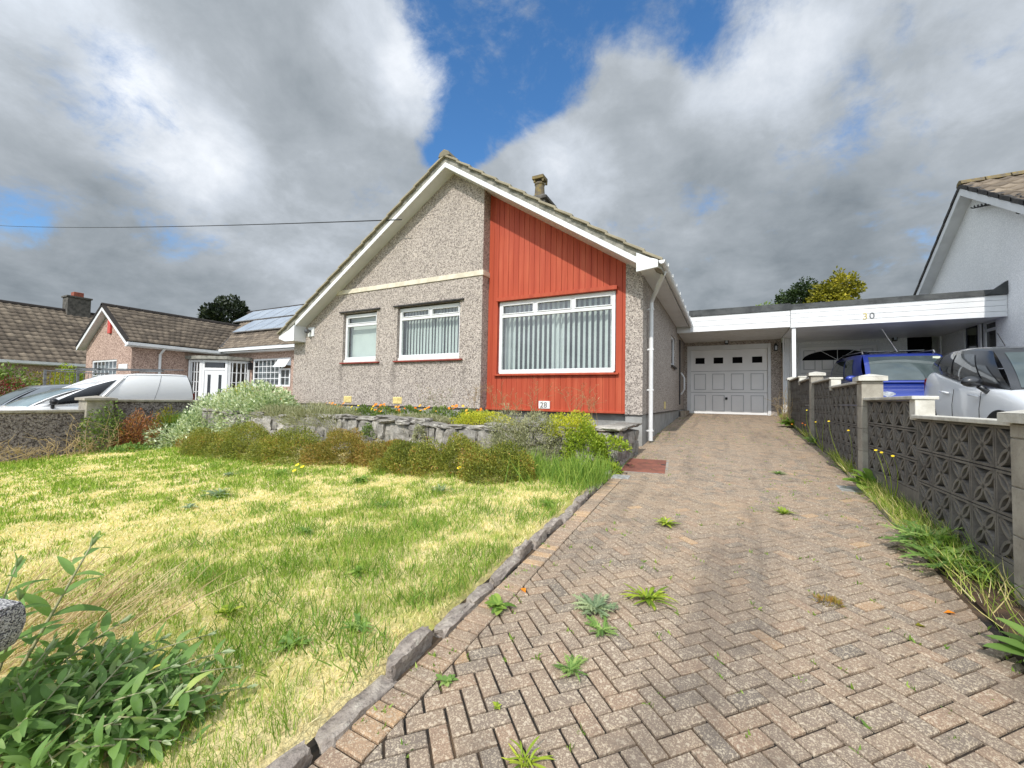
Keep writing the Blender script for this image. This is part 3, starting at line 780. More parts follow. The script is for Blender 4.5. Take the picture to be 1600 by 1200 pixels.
    make_window(t, -7.97, -6.925, .86, 1.915, VL+.07, 1.665, (), .06, (.083, .089, rad(4), ()), 'glass', (-7.995, -6.8, .758, .79, VL-.06, VL+.07, 'sill_red'))
    make_window(t, -6.31, -4.695, .86, 1.93, VL+.07, 1.70, (-5.475,), .06, (.083, .089, rad(-24), (-5.46, -5.40)), 'glass', (-6.365, -4.60, .758, .79, VL-.06, VL+.07, 'sill_red'))
    us = MB()                                                          # grey weathered sub-sills
    us.box(-7.965, -6.93, VL+.03, VL+.12, .79, .86); us.box(-6.305, -4.70, VL+.03, VL+.12, .79, .86); us.build('sub_sill', 'upvc_worn', t)
    for a, b2 in ((-8.08, -6.81), (-6.41, -4.59)):
        l = MB(); l.box(a, b2, VL-.05, VL+.02, 1.955, 1.985); l.build('lintel_drip', 'dark_slate', t, bevel=.004)
    # side window
    m = MB(); x0, x1, z0, z1 = sw; bars(m, [(x0, x0+.06, z0, z1), (x1-.06, x1, z0, z1), (x0, x1, z0, z0+.06), (x0, x1, z1-.06, z1)], US-.08, US-.03, 'y')
    w = m.build('window', 'upvc', t)
    g = MB(); g.poly([(US-.05, x0, z0), (US-.05, x1, z0), (US-.05, x1, z1), (US-.05, x0, z1)]); g.build('glass', 'dark_glass', w)
    g = MB(); g.box(US-.02, US+.05, x0-.05, x1+.05, z0-.05, z0-.005); g.build('sill', 'dark_slate', w)
    # roof: two tiled slopes, barge boards, soffits, eaves, gutter
    Y0, Y1 = 6.47, 16.2
    zt = lambda u: Lb(u)+.235
    er, el = -.84, -9.92
    roof_r = tile_roof('roof', (er, Y0, zt(er)-.03), (er, Y1, zt(er)-.03), (AP, Y1, zt(AP)), (AP, Y0, zt(AP)), 'tile_tan', t, seed=1)
    tile_roof('roof', (el, Y1, zt(el)), (el, Y0, zt(el)), (AP, Y0, zt(AP)), (AP, Y1, zt(AP)), 'tile_tan', t, seed=2)
    rd = MB(); k = 0
    for y in np.arange(Y0-.02, Y1, .42):                               # ridge tiles
        rd.prism([(AP-.14, y, zt(AP)-.04), (AP-.1, y, zt(AP)+.05), (AP, y, zt(AP)+.10), (AP+.1, y, zt(AP)+.05), (AP+.14, y, zt(AP)-.04)], (0, .40, 0))
    rd.build('ridge_tiles', 'tile_tan', t, bevel=.01)
    vg = MB()                                                          # verge: bedded undercloak and stepped tile ends
    for s_, ue in ((1, er), (-1, el)):
        n = 14
        for i in range(n):
            a = AP+(ue-AP)*i/n; b_ = AP+(ue-AP)*(i+1.12)/n if i < n-1 else ue
            z0, z1 = zt(a), zt(b_)+.03
            vg.prism([(a, Y0-.015, z0-.035), (b_, Y0-.015, z1-.035), (b_, Y0-.015, z1+.012), (a, Y0-.015, z0+.005)], (0, .3, 0))
    v = vg.build('verge_tiles', 'tile_tan', t, bevel=.006); add_tint(v, [.4]*len(v.data.vertices))
    mo = MB()
    for ue in (er-.02, el+.02):
        mo.prism([(AP, 6.51, Lb(AP)+.10), (ue, 6.51, Lb(ue)+.10), (ue, 6.51, Lb(ue)+.225), (AP, 6.51, Lb(AP)+.225)], (0, .4, 0))
    mo.build('verge_mortar', 'mortar', t)
    for ue in (-1.225, -9.29):                                         # white barge boards
        bb = MB(); bb.prism([(AP, 6.5, Lb(AP)), (ue, 6.5, Lb(ue)), (ue, 6.5, Lb(ue)+.10), (AP, 6.5, Lb(AP)+.10)], (0, .03, 0))
        bb.build('barge_board', 'upvc', t, bevel=.006)
    so = MB()
    for ue in (-1.225, -9.72):
        so.prism([(AP, 6.53, Lb(AP)+.012), (ue, 6.53, Lb(ue)+.012), (ue, 6.53, Lb(ue)+.03), (AP, 6.53, Lb(AP)+.03)], (0, .53, 0))
    so.box(-1.215, -.93, 6.53, 12.25, 2.09, 2.105); so.build('soffit', 'upvc', t)
    be = MB()                                                          # boxed ends of the eaves
    be.prism([(-1.225, 6.475, 2.0), (-.905, 6.475, 2.035), (-.905, 6.475, 2.16), (-1.02, 6.475, 2.19), (-1.225, 6.475, 2.30)], (0, .055, 0))
    be.build('eaves_box', 'upvc', t, bevel=.006)
    be = MB(); be.prism([(-9.29, 6.475, 1.33), (-9.29, 6.475, 1.72), (-9.5, 6.475, 1.6), (-9.86, 6.475, 1.46), (-9.86, 6.475, 1.40), (-9.62, 6.475, 1.33)], (0, .33, 0))
    be.build('eaves_box', 'upvc', t, bevel=.006)
    fa = MB(); fa.box(-.93, -.905, 6.53, 12.25, 2.075, 2.19); fa.build('fascia', 'upvc', t)
    gu = MB(); prof = [(math.cos(a)*.055, math.sin(a)*.055) for a in np.linspace(math.pi, 2*math.pi, 9)]
    pts = [(-.845+x, z) for x, z in prof]+[(-.845+x*.88, z+.002) for x, z in prof[::-1]]
    gu.prism([(x, 6.44, 2.12+z) for x, z in pts], (0, 5.85, 0))
    gu.prism([(-.845+x, 6.44, 2.12+z) for x, z in prof], (0, .012, 0))
    g_o = gu.build('gutter', 'upvc', t)
    for y in np.arange(6.7, 12.2, .62):
        br = MB(); br.box(-.91, -.784, y, y+.035, 2.118, 2.135); br.box(-.792, -.778, y, y+.035, 2.09, 2.14); br.build('bracket', 'upvc', g_o)
    d = MB(); q = -1.155
    d.tube([(-.86, 6.86, 2.07), (-.875, 6.86, 2.03), (-1.12, 7.42, 1.79), (-1.15, 7.47, 1.74), (-1.15, 7.47, 1.6), (-1.15, 7.47, -.66)], .036, 12)
    for z in (1.6, .9, .2, -.5): d.box(-1.2, -1.105, 7.44, 7.50, z, z+.025); d.box(-1.235, -1.15, 7.46, 7.48, z, z+.02)
    d.build('downpipe', 'upvc', t, smooth=False)
    # chimney rising behind the right slope
    ch = MB(); ch.box(-4.70, -4.16, 9.75, 10.35, 3.6, 5.22)
    chm = ch.build('chimney', 'chimney_stone', t, bevel=.012)
    cp_ = MB(); cp_.box(-4.76, -4.10, 9.69, 10.41, 5.22, 5.30); cp_.prism([(-4.73, 9.72, 5.30), (-4.13, 9.72, 5.30), (-4.25, 9.85, 5.42), (-4.6, 9.85, 5.42)], (0, .6, 0)); cp_.build('cap', 'chimney_stone', chm, bevel=.012)
    po = MB(); po.lathe([(.15, 5.40), (.135, 5.5), (.12, 5.72), (.14, 5.74), (.14, 5.78), (.12, 5.80)], (-4.42, 10.0, 0), 16); po.box(-4.58, -4.26, 9.84, 10.16, 5.86, 5.95)
    for a, b_ in ((-4.55, 9.87), (-4.31, 9.87), (-4.55, 10.1), (-4.31, 10.1)): po.box(a, a+.05, b_, b_+.05, 5.78, 5.86)
    po.build('chimney_pot', 'chimney_pot', chm, bevel=.006)
    # vents, lamp, number plaque
    for a, lb in ((-7.87, None), (-6.37, None)):
        v = MB(); v.box(a, a+.245, VL-.012, VL+.01, -.13, .015)
        for i in range(5): v.box(a+.02, a+.225, VL-.02, VL-.012, -.115+i*.025, -.103+i*.025)
        v.build('air_vent', 'vent_cream', t, bevel=.004)
    v = MB(); v.box(US-.01, US+.012, 9.75, 9.95, -.14, .02); v.build('air_vent', 'vent_cream', t)
    lb_ = MB(); lb_.box(-9.19, -8.97, VL-.03, VL+.01, 1.46, 1.69); s_ = lb_.build('security_light', 'upvc', t, bevel=.015)
    l2 = MB(); l2.tube([(-9.08, VL-.03, 1.6), (-9.08, VL-.1, 1.6)], .03, 10); l2.lathe([(.0, -.02), (.05, -.015), (.06, .03), (.03, .05)], (-9.1, VL-.13, 1.58), 12, 'x'); l2.build('sensor', 'steel_grey', s_)
    # long dark reveal, drainpipe and grab handle where the side wall meets the garage
    sd = MB(); sd.box(US-.03, US+.03, 13.05, 13.2, -.05, 1.85); sd.build('drainpipe', 'black_plastic', t, bevel=.01)
    hd = MB(); hd.tube([(US+.03, 13.35, .25), (US+.12, 13.3, .4), (US+.12, 13.3, .75), (US+.03, 13.35, .9)], .025, 8); hd.build('grab_handle', 'upvc', t)
    # plaque
    pq = MB(); pq.box(-3.05, -2.832, VR-.03, VR-.002, -.15, -.012); pqo = pq.build('number_plaque', 'plaque', t, bevel=.005)
    text_mesh('digits', '28', .14, (-3.02, VR-.032, -.13), (math.pi/2, 0, 0), 'steel_grey', pqo)
    return t
def text_mesh(name, txt, size, loc, rot, mat, parent, spacing=1., ext=.003):
    cu = bpy.data.curves.new(name, 'FONT'); cu.body = txt; cu.size = size; cu.extrude = ext; cu.space_character = spacing
    o = bpy.data.objects.new(name, cu); COL.objects.link(o)
    dg = bpy.context.evaluated_depsgraph_get(); me = bpy.data.meshes.new_from_object(o.evaluated_get(dg))
    bpy.data.objects.remove(o); bpy.data.curves.remove(cu)
    from mathutils import Euler
    me.transform(Matrix.Translation(loc) @ Euler(rot).to_matrix().to_4x4()); me.materials.clear(); me.materials.append(MATS[mat])
    return link(bpy.data.objects.new(name, me), parent)
bungalow()

# ------------------------------------------------------------------ flat roofed garages and the canopy
def lantern(name, parent, x, y, z, s=1.):
    l = MB(); l.box(x-.04*s, x+.04*s, y-.02, y, z-.02, z+.12*s); l.tube([(x, y-.02, z+.1*s), (x, y-.12*s, z+.14*s), (x, y-.14*s, z+.08*s)], .012, 6)
    l.prism([(x-.05*s, y-.19*s, z-.16*s), (x+.05*s, y-.19*s, z-.16*s), (x+.07*s, y-.21*s, z+.05*s), (x-.07*s, y-.21*s, z+.05*s)], (0, .12*s, 0))
    o = l.build(name, 'black_plastic', parent)
    g = MB(); g.box(x-.035*s, x+.035*s, y-.21*s, y-.19*s, z-.13*s, z+.02*s); g.build('lantern_glass', 'lens', o)
    return o
def panel_door(name, parent, x0, x1, z0, z1, y, rows, cols, glaze):
    m = MB(); w, h = x1-x0, z1-z0; rh = h/rows
    m.box(x0, x1, y, y+.04, z0, z1)
    for r in range(rows):
        if r: m.m = 1; m.box(x0, x1, y-.003, y, z0+r*rh-.008, z0+r*rh+.008); m.m = 0
        for c in range(cols):
            cx = x0+w*(c+.5)/cols; hw = w/cols*.33; zz = z0+rh*(r+.5); hh = rh*.38
            if glaze and r == rows-1: continue
            q = .022
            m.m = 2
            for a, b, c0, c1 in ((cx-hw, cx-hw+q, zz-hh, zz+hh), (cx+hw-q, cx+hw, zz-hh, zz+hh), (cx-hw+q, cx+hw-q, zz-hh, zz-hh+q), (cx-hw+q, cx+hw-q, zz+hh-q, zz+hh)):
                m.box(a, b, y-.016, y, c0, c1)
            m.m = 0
            m.box(cx-hw+.05, cx+hw-.05, y-.010, y, zz-hh+.05, zz+hh-.05)
    o = m.build(name, ['garage_white', 'grey_paint', 'door_bead_shade'], parent, bevel=.004)
    if glaze:
        for c in range(cols):
            cx = x0+w*(c+.5)/cols; hw = .135; zz = z1-rh*.5; hh = .095
            f = MB(); q = .028
            for a, b, c0, c1 in ((cx-hw-q, cx-hw, zz-hh-q, zz+hh+q), (cx+hw, cx+hw+q, zz-hh-q, zz+hh+q), (cx-hw, cx+hw, zz-hh-q, zz-hh), (cx-hw, cx+hw, zz+hh, zz+hh+q)): f.box(a, b, y-.014, y, c0, c1)
            f.m = 1; f.box(cx-hw, cx+hw, y-.006, y-.001, zz-hh, zz+hh); f.build('door_window', ['garage_white', 'black_void'], o)
    return o
def cladding(name, parent, x0, x1, y, z0, z1, n=4, mat='upvc'):
    m = MB(); h = (z1-z0)/n
    for i in range(n): m.prism([(x0, y, z0+i*h+.004), (x0, y-.006, z0+i*h+.008), (x0, y-.006, z0+(i+1)*h-.012), (x0, y+.004, z0+(i+1)*h), (x0, y+.02, z0+(i+1)*h), (x0, y+.02, z0+i*h+.004)], (x1-x0, 0, 0))
    m.box(x0-.012, x0, y-.012, y+.02, z0-.005, z1); m.box(x1, x1+.012, y-.012, y+.02, z0-.005, z1)
    return m.build(name, mat, parent)
def garage():
    VC, VG = 12.3, 14.6
    t = thing('garage', 'flat roofed pebbledashed garage with white panelled up and over door beside the bungalow', 'garage', (.2, VG, -.35))
    m = MB(); wall_panel(m, [(-1.12, 1.20, -.6, 1.84)], US_G, 1.47, -.6, lambda x: 2.2, VG, .12)
    m.poly([(1.47, VG, -.6), (1.47, 20, -.6), (1.47, 20, 2.2), (1.47, VG, 2.2)]); m.poly([(US_G, 20, -.6), (1.47, 20, -.6), (1.47, 20, 2.2), (US_G, 20, 2.2)])
    m.build('wall', 'dash', t)
    f = MB(); f.box(-1.12, -1.01, VG-.01, VG+.1, -.35, 1.84); f.box(1.115, 1.20, VG-.01, VG+.1, -.35, 1.84); f.box(-1.01, 1.115, VG-.01, VG+.1, 1.70, 1.84)
    f.build('door_frame', 'upvc', t, bevel=.006)
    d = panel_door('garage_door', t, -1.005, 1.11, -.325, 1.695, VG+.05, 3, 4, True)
    h = MB(); h.box(-.02, .04, VG+.02, VG+.05, .12, .2); h.tube([(.01, VG+.02, .16), (.01, VG-.03, .16)], .02, 8); h.box(-.03, .05, VG-.045, VG-.03, .15, .17); h.build('door_handle', 'black_plastic', d)
    r = MB(); r.box(-1.2, 1.44, VC+.02, 20.2, 2.12, 2.36); r.build('flat_roof', 'felt', t)
    r = MB(); r.prism([(-.9, VC-.03, 2.36), (-.9, VC+.1, 2.36), (-.9, VC+.14, 2.52), (-.9, VC+.04, 2.54)], (2.34, 0, 0)); r.build('roof_edge', 'felt', t)
    s = MB(); s.box(-1.2, 1.44, VC+.03, VG, 1.95, 1.975); s.build('soffit', 'upvc_worn', t)
    cladding('fascia', t, -.86, 1.425, VC, 1.93, 2.36, 3)
    b = MB(); b.box(-1.21, -.875, VC+.0, VC+.02, 1.93, 2.1); b.build('fascia_return', 'upvc', t)
    lantern('porch_light', t, .02, VG-.02, 2.0, 1.); lantern('wall_light', t, 1.32, VG, 1.72, .8)
    # slatted white end screen between the two garages
    e = MB()
    for i, x in enumerate((1.475, 1.53, 1.585, 1.64)): e.box(x, x+.045, VG-.25+.02*i, VG-.2+.02*i, -.5, 1.95)
    e.build('slatted_screen', 'upvc', t)
    st = MB(); st.box(-1.2, -1.05, 13.2, 14.55, -.42, -.24); st.build('step', 'kerb_concrete', t, bevel=.01)
US_G = -1.22
garage()
def garage30():
    VC, VG = 12.3, 15.3
    t = thing('carport_garage', 'white neighbouring garage under a long flat canopy bearing the number 30', 'garage', (3.3, VG, -.5))
    m = MB(); wall_panel(m, [(1.98, 3.9, -.6, 1.85), (4.5, 5.17, -.6, 1.99)], 1.68, 5.2, -.7, lambda x: 2.3, VG, .15)
    m.build('wall', 'dash_white', t)
    f = MB(); f.box(1.98, 2.03, VG-.02, VG+.1, -.6, 1.85); f.box(3.85, 3.9, VG-.02, VG+.1, -.6, 1.85); f.box(2.03, 3.85, VG-.02, VG+.1, 1.76, 1.85); f.build('door_frame', 'upvc', t)
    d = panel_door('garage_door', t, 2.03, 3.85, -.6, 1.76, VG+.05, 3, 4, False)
    a = MB(); cx, hw = 2.94, .86; arc = [(cx+hw*math.cos(q), VG+.03, 1.36+.30*math.sin(q)) for q in np.linspace(0, math.pi, 21)]
    a.prism(arc, (0, .015, 0)); a.m = 1
    for q in (.35, .5, .65): a.beam((cx, VG+.026, 1.36), (cx+hw*math.cos(q*math.pi), VG+.026, 1.36+.3*math.sin(q*math.pi)), .02, .012)
    a.build('fan_light', ['black_void', 'upvc'], d)
    v = MB(); v.box(4.5, 5.17, VG+.5, VG+.52, -.6, 2.0); v.build('doorway_shade_sheet', 'black_void', t)  # black sheet set back in the opening, painting in its shade
    r = MB(); r.box(1.45, 5.19, VC+.02, 20.2, 2.15, 2.38); r.build('flat_roof', 'felt', t)
    r = MB(); r.prism([(1.43, VC-.03, 2.37), (1.43, VC+.1, 2.37), (1.43, VC+.14, 2.49), (1.43, VC+.04, 2.51)], (3.76, 0, 0)); r.build('roof_edge', 'felt', t)
    u = MB(); u.prism([(4.86, VC-.05, 2.38), (5.195, VC-.05, 2.38), (5.195, VC-.05, 2.66)], (0, .12, 0)); u.build('flashing', 'felt', t)
    s = MB(); s.box(1.45, 5.19, VC+.03, VG, 1.93, 1.955); s.build('soffit', 'upvc', t)
    fa = cladding('fascia', t, 1.44, 5.18, VC, 1.91, 2.38, 4)
    n = text_mesh('digit', '3', .21, (2.83, VC-.008, 2.02), (math.pi/2, 0, 0), 'gold_metal', fa, ext=.006)
    text_mesh('digit', '0', .21, (2.955, VC-.008, 2.025), (math.pi/2, 0, 0), 'steel_grey', fa, ext=.006)
    p = MB(); p.box(1.46, 1.545, VC+.03, VC+.1, -.55, 1.93); p.build('post', 'upvc', t, bevel=.006)
    lantern('wall_light', t, 4.2, VG, 1.98, .9)
garage30()
def white_house():
    t = thing('white_house', 'white rendered house with steep gable end at the right edge of the picture', 'house', (9, 13.4, -.6))
    U0, VA, VE0, VE1 = 5.2, 13.45, 8.7, 18.2; top = lambda v: 5.1-(.61 if v < VA else .72)*abs(v-VA)
    m = MB(); wall_panel(m, [(12.72, 13.3, .9, 2.0), (13.42, 14.12, -.6, 2.05)], VE0, VE1, -1.0, top, U0, .1, (VA,), 'y', 1)
    m.poly([(U0, VE0, -1), (16, VE0, -1), (16, VE0, top(VE0)), (U0, VE0, top(VE0))]); m.poly([(U0, VE1, -1), (U0, VE1, top(VE1)), (16, VE1, top(VE1)), (16, VE1, -1)])
    m.build('wall', 'dash_white', t)
    zt = lambda v: top(v)+.2; X0, X1 = 4.95, 16.3; a, b = VE0-.35, VE1+.35
    tile_roof('roof', (X0, a, zt(a)), (X1, a, zt(a)), (X1, VA, zt(VA)), (X0, VA, zt(VA)), 'tile_brown', t, seed=8, roll=.035)
    tile_roof('roof', (X1, b, zt(b)), (X0, b, zt(b)), (X0, VA, zt(VA)), (X1, VA, zt(VA)), 'tile_brown', t, seed=9)
    r = MB()
    for x in np.arange(X0-.02, X1, .42): r.prism([(x, VA-.14, zt(VA)-.03), (x, VA-.1, zt(VA)+.06), (x, VA, zt(VA)+.1), (x, VA+.1, zt(VA)+.06), (x, VA+.14, zt(VA)-.03)], (.40, 0, 0))
    r.build('ridge_tiles', 'chimney_pot', t, bevel=.01)
    vg = MB()
    for e in (a, b):
        n = 13
        for i in range(n):
            p = VA+(e-VA)*i/n; q = VA+(e-VA)*(i+1.1)/n
            vg.prism([(X0-.02, p, zt(p)-.09), (X0-.02, q, zt(q)-.05), (X0-.02, q, zt(q)+.035), (X0-.02, p, zt(p)+.01)], (.12, 0, 0))
    vg.build('verge_tiles', 'dark_slate', t)
    for e in (a, b):
        bb = MB(); bb.prism([(X0, VA, top(VA)-.06), (X0, e, top(e)-.06), (X0, e, top(e)+.11), (X0, VA, top(VA)+.11)], (.03, 0, 0)); bb.build('barge_board', 'upvc', t)
        sf = MB(); sf.prism([(X0+.03, VA, top(VA)-.04), (X0+.03, e, top(e)-.04), (X0+.03, e, top(e)-.02), (X0+.03, VA, top(VA)-.02)], (.24, 0, 0)); sf.build('soffit', 'upvc', t)
    w = MB(); bars(w, [(12.72, 12.8, .9, 2.0), (13.22, 13.3, .9, 2.0), (12.8, 13.22, .9, .98), (12.8, 13.22, 1.9, 2.0), (12.8, 13.22, 1.72, 1.78)], U0+.02, U0+.08, 'y')
    w = w.build('window', 'upvc', t)
    g = MB(); g.poly([(U0+.05, 12.72, .9), (U0+.05, 13.3, .9), (U0+.05, 13.3, 2.), (U0+.05, 12.72, 2.)]); g.build('glass', 'dark_glass', w)
    d = MB(); d.box(U0+.03, U0+.09, 13.44, 14.1, -.6, 2.04); d = d.build('side_door', 'door_blue', t, bevel=.01)
    g = MB(); g.box(U0+.015, U0+.03, 13.55, 13.99, .9, 1.9); g.build('door_glass', 'dark_glass', d)
    f = MB(); bars(f, [(13.3, 13.42, .0, 2.08)], U0-.02, U0+.06, 'y'); f.build('door_frame', 'upvc', t)
white_house()

# ------------------------------------------------------------------ neighbouring houses on the left
def grid_window(parent, P0, ux, w, h, cols, rows, mat='upvc', open_top=False):
    """cottage-pane window; P0 lower-left corner, ux unit vector along it; outward = ux x z"""
    ux = Vector(ux); P0 = Vector(P0); out = ux.cross(Vector((0, 0, 1)))
    m = MB()
    def bar(a, b, z0, z1, d0, d1):
        p = [P0+ux*x+out*d for x, d in ((a, d0), (b, d0), (b, d1), (a, d1))]
        m.hexa([q+Vector((0, 0, z0)) for q in p]+[q+Vector((0, 0, z1)) for q in p])
    f = .07
    bar(0, f, 0, h, -.03, .03); bar(w-f, w, 0, h, -.03, .03); bar(f, w-f, 0, f, -.03, .03); bar(f, w-f, h-f, h, -.03, .03)
    for c in range(1, cols): x = f+(w-2*f)*c/cols; bar(x-.014, x+.014, f, h-f, -.01, .02)
    for r in range(1, rows): z = f+(h-2*f)*r/rows; bar(f, w-f, z-.014, z+.014, -.012, .022)
    o = m.build('window', mat, parent)
    g = MB(); g.poly([P0+ux*.02+Vector((0, 0, .02)), P0+ux*(w-.02)+Vector((0, 0, .02)), P0+ux*(w-.02)+Vector((0, 0, h-.02)), P0+ux*.02+Vector((0, 0, h-.02))])
    g.build('glass', 'glass_dark', o)
    s = MB(); q = out*-.12; s.poly([P0+q, P0+q+ux*w, P0+q+ux*w+Vector((0, 0, h)), P0+q+Vector((0, 0, h))]); s.build('curtain', 'fabric_blind', o)
    return o
def left_bungalow():
    t = thing('neighbour_bungalow', 'brown tiled L shaped bungalow with white glazed porch and roof solar panels', 'bungalow', (-19, 9, -1.2))
    AP, UR, UL, VG, VM = -21.55, -19.55, -23.55, 7.2, 10.45
    zr, ze = 3.28, 1.78; sl = (zr-ze)/(UR-AP+.25)
    top = lambda u: zr-.1-sl*abs(u-AP)
    m = MB()
    wall_panel(m, [(-22.95, -20.75, .05, 1.28)], UL, UR, -1.5, top, VG, .1, (AP,))
    m.poly([(UR, VG, -1.5), (UR, VM, -1.5), (UR, VM, 1.85), (UR, VG, 1.85)]); m.poly([(UL, VG, -1.5), (UL, VM+6, -1.5), (UL, VM+6, 1.85), (UL, VG, 1.85)])
    wall_panel(m, [(-17.6, -15.1, .36, 1.5)], UR, -14.0, -1.5, lambda x: 1.95, VM, .1)
    m.poly([(-14.0, VM, -1.5), (-14.0, VM+6.4, -1.5), (-14.0, VM+6.4, 1.95), (-14.0, VM+3.2, 4.2), (-14.0, VM, 1.95)])
    m.build('wall', 'dash_pink', t)
    # roofs
    ze_t = ze+.12; VV = VM+1.45; ov = VG-.25
    tile_roof('roof', (-19.3, ov, ze_t), (-19.3, VM-.35, ze_t), (AP, VV+.3, zr+.12), (AP, ov, zr+.12), 'tile_brown', t, .27, .27, seed=21)
    tile_roof('roof', (-23.8, VM+3, ze_t), (-23.8, ov, ze_t), (AP, ov, zr+.12), (AP, VV+.3, zr+.12), 'tile_brown', t, .27, .27, seed=22)
    me, mr, mz = VM-.35, VM+3.2, 4.55
    tile_roof('roof', (-19.35, me, 1.97), (-13.75, me, 1.97), (-13.75, mr, mz), (-23.5, mr, mz), 'tile_brown', t, .27, .27, seed=23)
    tile_roof('roof', (-13.75, mr+3.5, 1.97), (-23.8, mr+3.5, 1.97), (-23.5, mr, mz), (-13.75, mr, mz), 'tile_brown', t, .27, .27, seed=24)
    r = MB()
    for y in np.arange(ov-.02, VV+.3, .42): r.prism([(AP-.13, y, zr+.08), (AP-.09, y, zr+.17), (AP, y, zr+.21), (AP+.09, y, zr+.17), (AP+.13, y, zr+.08)], (0, .40, 0))
    r.build('ridge_tiles', 'tile_dark', t, bevel=.01); r = MB()
    for x in np.arange(-23.5, -13.8, .42): r.prism([(x, mr-.13, mz-.04), (x, mr-.09, mz+.05), (x, mr, mz+.09), (x, mr+.09, mz+.05), (x, mr+.13, mz-.04)], (.40, 0, 0))
    r.build('ridge_tiles', 'tile_dark', t, bevel=.01)
    va = MB(); va.beam((-19.33, me+.02, 2.02), (AP, VV+.3, zr+.16), .16, .03); va.build('valley', 'dark_slate', t)
    vg = MB()
    for e in (-19.3, -23.8):
        vg.prism([(AP, ov-.02, zr+.06), (e, ov-.02, ze+.06), (e, ov-.02, ze+.17), (AP, ov-.02, zr+.17)], (0, .1, 0))
    vg.build('verge_tiles', 'tile_dark', t)
    for e in (-19.32, -23.78):
        b = MB(); b.prism([(AP, ov, zr-.09), (e, ov, ze-.09), (e, ov, ze+.06), (AP, ov, zr+.06)], (0, .03, 0)); b.build('barge_board', 'upvc', t)
        s = MB(); s.prism([(AP, ov+.03, zr-.06), (e, ov+.03, ze-.06), (e, ov+.03, ze-.04), (AP, ov+.03, zr-.04)], (0, .23, 0)); s.build('soffit', 'upvc', t)
    g = MB(); g.box(-19.32, -19.2, ov, VM-.4, 1.74, 1.85); g.box(-19.5, -13.75, me-.1, me+.02, 1.82, 1.93); g.box(-19.55, -19.3, ov+.03, VM, 1.70, 1.74); g.box(-19.3, -14, me, VM, 1.76, 1.8); g.build('gutter', 'upvc', t)
    d = MB(); d.tube([(-19.26, 8.1, 1.74), (-19.5, 8.05, 1.5), (-19.5, 8.05, -1.4)], .045, 8); d.build('downpipe', 'upvc', t)
    # windows
    grid_window(t, (-22.95, VG+.05, .05), (1, 0, 0), 2.2, 1.23, 6, 4)
    grid_window(t, (-17.55, VM+.05, .36), (1, 0, 0), 1.75, 1.14, 6, 4)
    grid_window(t, (-15.8, VM+.05, .36), (1, 0, 0), .65, .72, 2, 2)
    o = MB(); o.hexa([(-15.85, VM-.25, 1.12), (-15.1, VM-.25, 1.12), (-15.1, VM-.21, 1.16), (-15.85, VM-.21, 1.16), (-15.85, VM, 1.5), (-15.1, VM, 1.5), (-15.1, VM+.04, 1.5), (-15.85, VM+.04, 1.5)])
    o.build('open_vent', 'upvc', t)
    # porch in the corner
    p = MB(); a, b = (UR+.05, 9.1), (-17.75, VM-.02)
    d_ = (Vector((b[0], b[1], 0))-Vector((a[0], a[1], 0))); L_ = d_.length; d_.normalize(); o3 = d_.cross(Vector((0, 0, 1)))
    A3 = Vector((UR+.05, 9.05, 0)); C3 = Vector((-18.9, 9.25, 0)); D3 = Vector((-18.05, 9.75, 0)); E3 = Vector((-17.75, VM-.02, 0))
    rf = MB(); ring = [(UR, 8.9), (-18.8, 9.05), (-17.9, 9.6), (-17.6, VM), (UR, VM)]
    rf.prism([(x, y, 1.42) for x, y in ring], (0, 0, .13)); rf.build('porch_roof', 'mortar', t)
    for P, Q, n, door in ((A3, C3, 2, False), (C3, D3, 1, True), (D3, E3, 2, False)):
        v = Q-P; L2 = v.length; v.normalize(); oo = v.cross(Vector((0, 0, 1)))
        def bar(m, s0, s1, z0, z1, th=.04):
            c = [P+v*s0-oo*th, P+v*s1-oo*th, P+v*s1+oo*th, P+v*s0+oo*th]
            m.hexa([q+Vector((0, 0, z0)) for q in c]+[q+Vector((0, 0, z1)) for q in c])
        m = MB(); bar(m, 0, .09, -1.3, 1.4); bar(m, L2-.09, L2, -1.3, 1.4); bar(m, .09, L2-.09, 1.3, 1.4); bar(m, .09, L2-.09, -1.3, -.35 if not door else -1.2)
        if door:
            bar(m, .09, L2-.09, .98, 1.08)
            fr = m.build('porch_frame', 'upvc', t)
            dm = MB(); bar(dm, .1, L2-.1, -1.2, .97, .025); dm.m = 1
            bar(dm, .22, .34, -.3, .8, .03); bar(dm, L2-.34, L2-.22, -.3, .8, .03); bar(dm, .14, L2-.14, 1.09, 1.29, .02)
            dm.build('front_door', ['upvc', 'dark_glass'], t)
        else:
            for k in range(1, n*2+1): bar(m, L2*k/(n*2+1)-.02, L2*k/(n*2+1)+.02, -.35, 1.3, .02)
            for z in (.1, .5, .9): bar(m, .09, L2-.09, z-.012, z+.012, .02)
            fr = m.build('porch_frame', 'upvc', t)
            g = MB(); g.poly([P+Vector((0, 0, -.35)), Q+Vector((0, 0, -.35)), Q+Vector((0, 0, 1.35)), P+Vector((0, 0, 1.35))]); g.build('glass', 'glass_dark', fr)
    # solar panels on the main slope
    sn = Vector((0, -(mz-1.97), mr-me)).normalized(); sd = Vector((0, mr-me, mz-1.97)).normalized(); base = Vector((0, me, 1.97))
    sp = MB()
    def spanel(x, f0, x1, f1):
        p = [Vector((x, 0, 0))+base+sd*f0, Vector((x1, 0, 0))+base+sd*f0, Vector((x1, 0, 0))+base+sd*f1, Vector((x, 0, 0))+base+sd*f1]
        m = MB(); m.hexa([q+sn*.10 for q in p]+[q+sn*.145 for q in p]); o = m.build('solar_panel', 'alu', t)
        i = MB(); e = .03; c = sum(p, Vector())/4
        i.poly([q+(c-q)*.035+sn*.147 for q in p]); i.build('cells', 'solar', o)
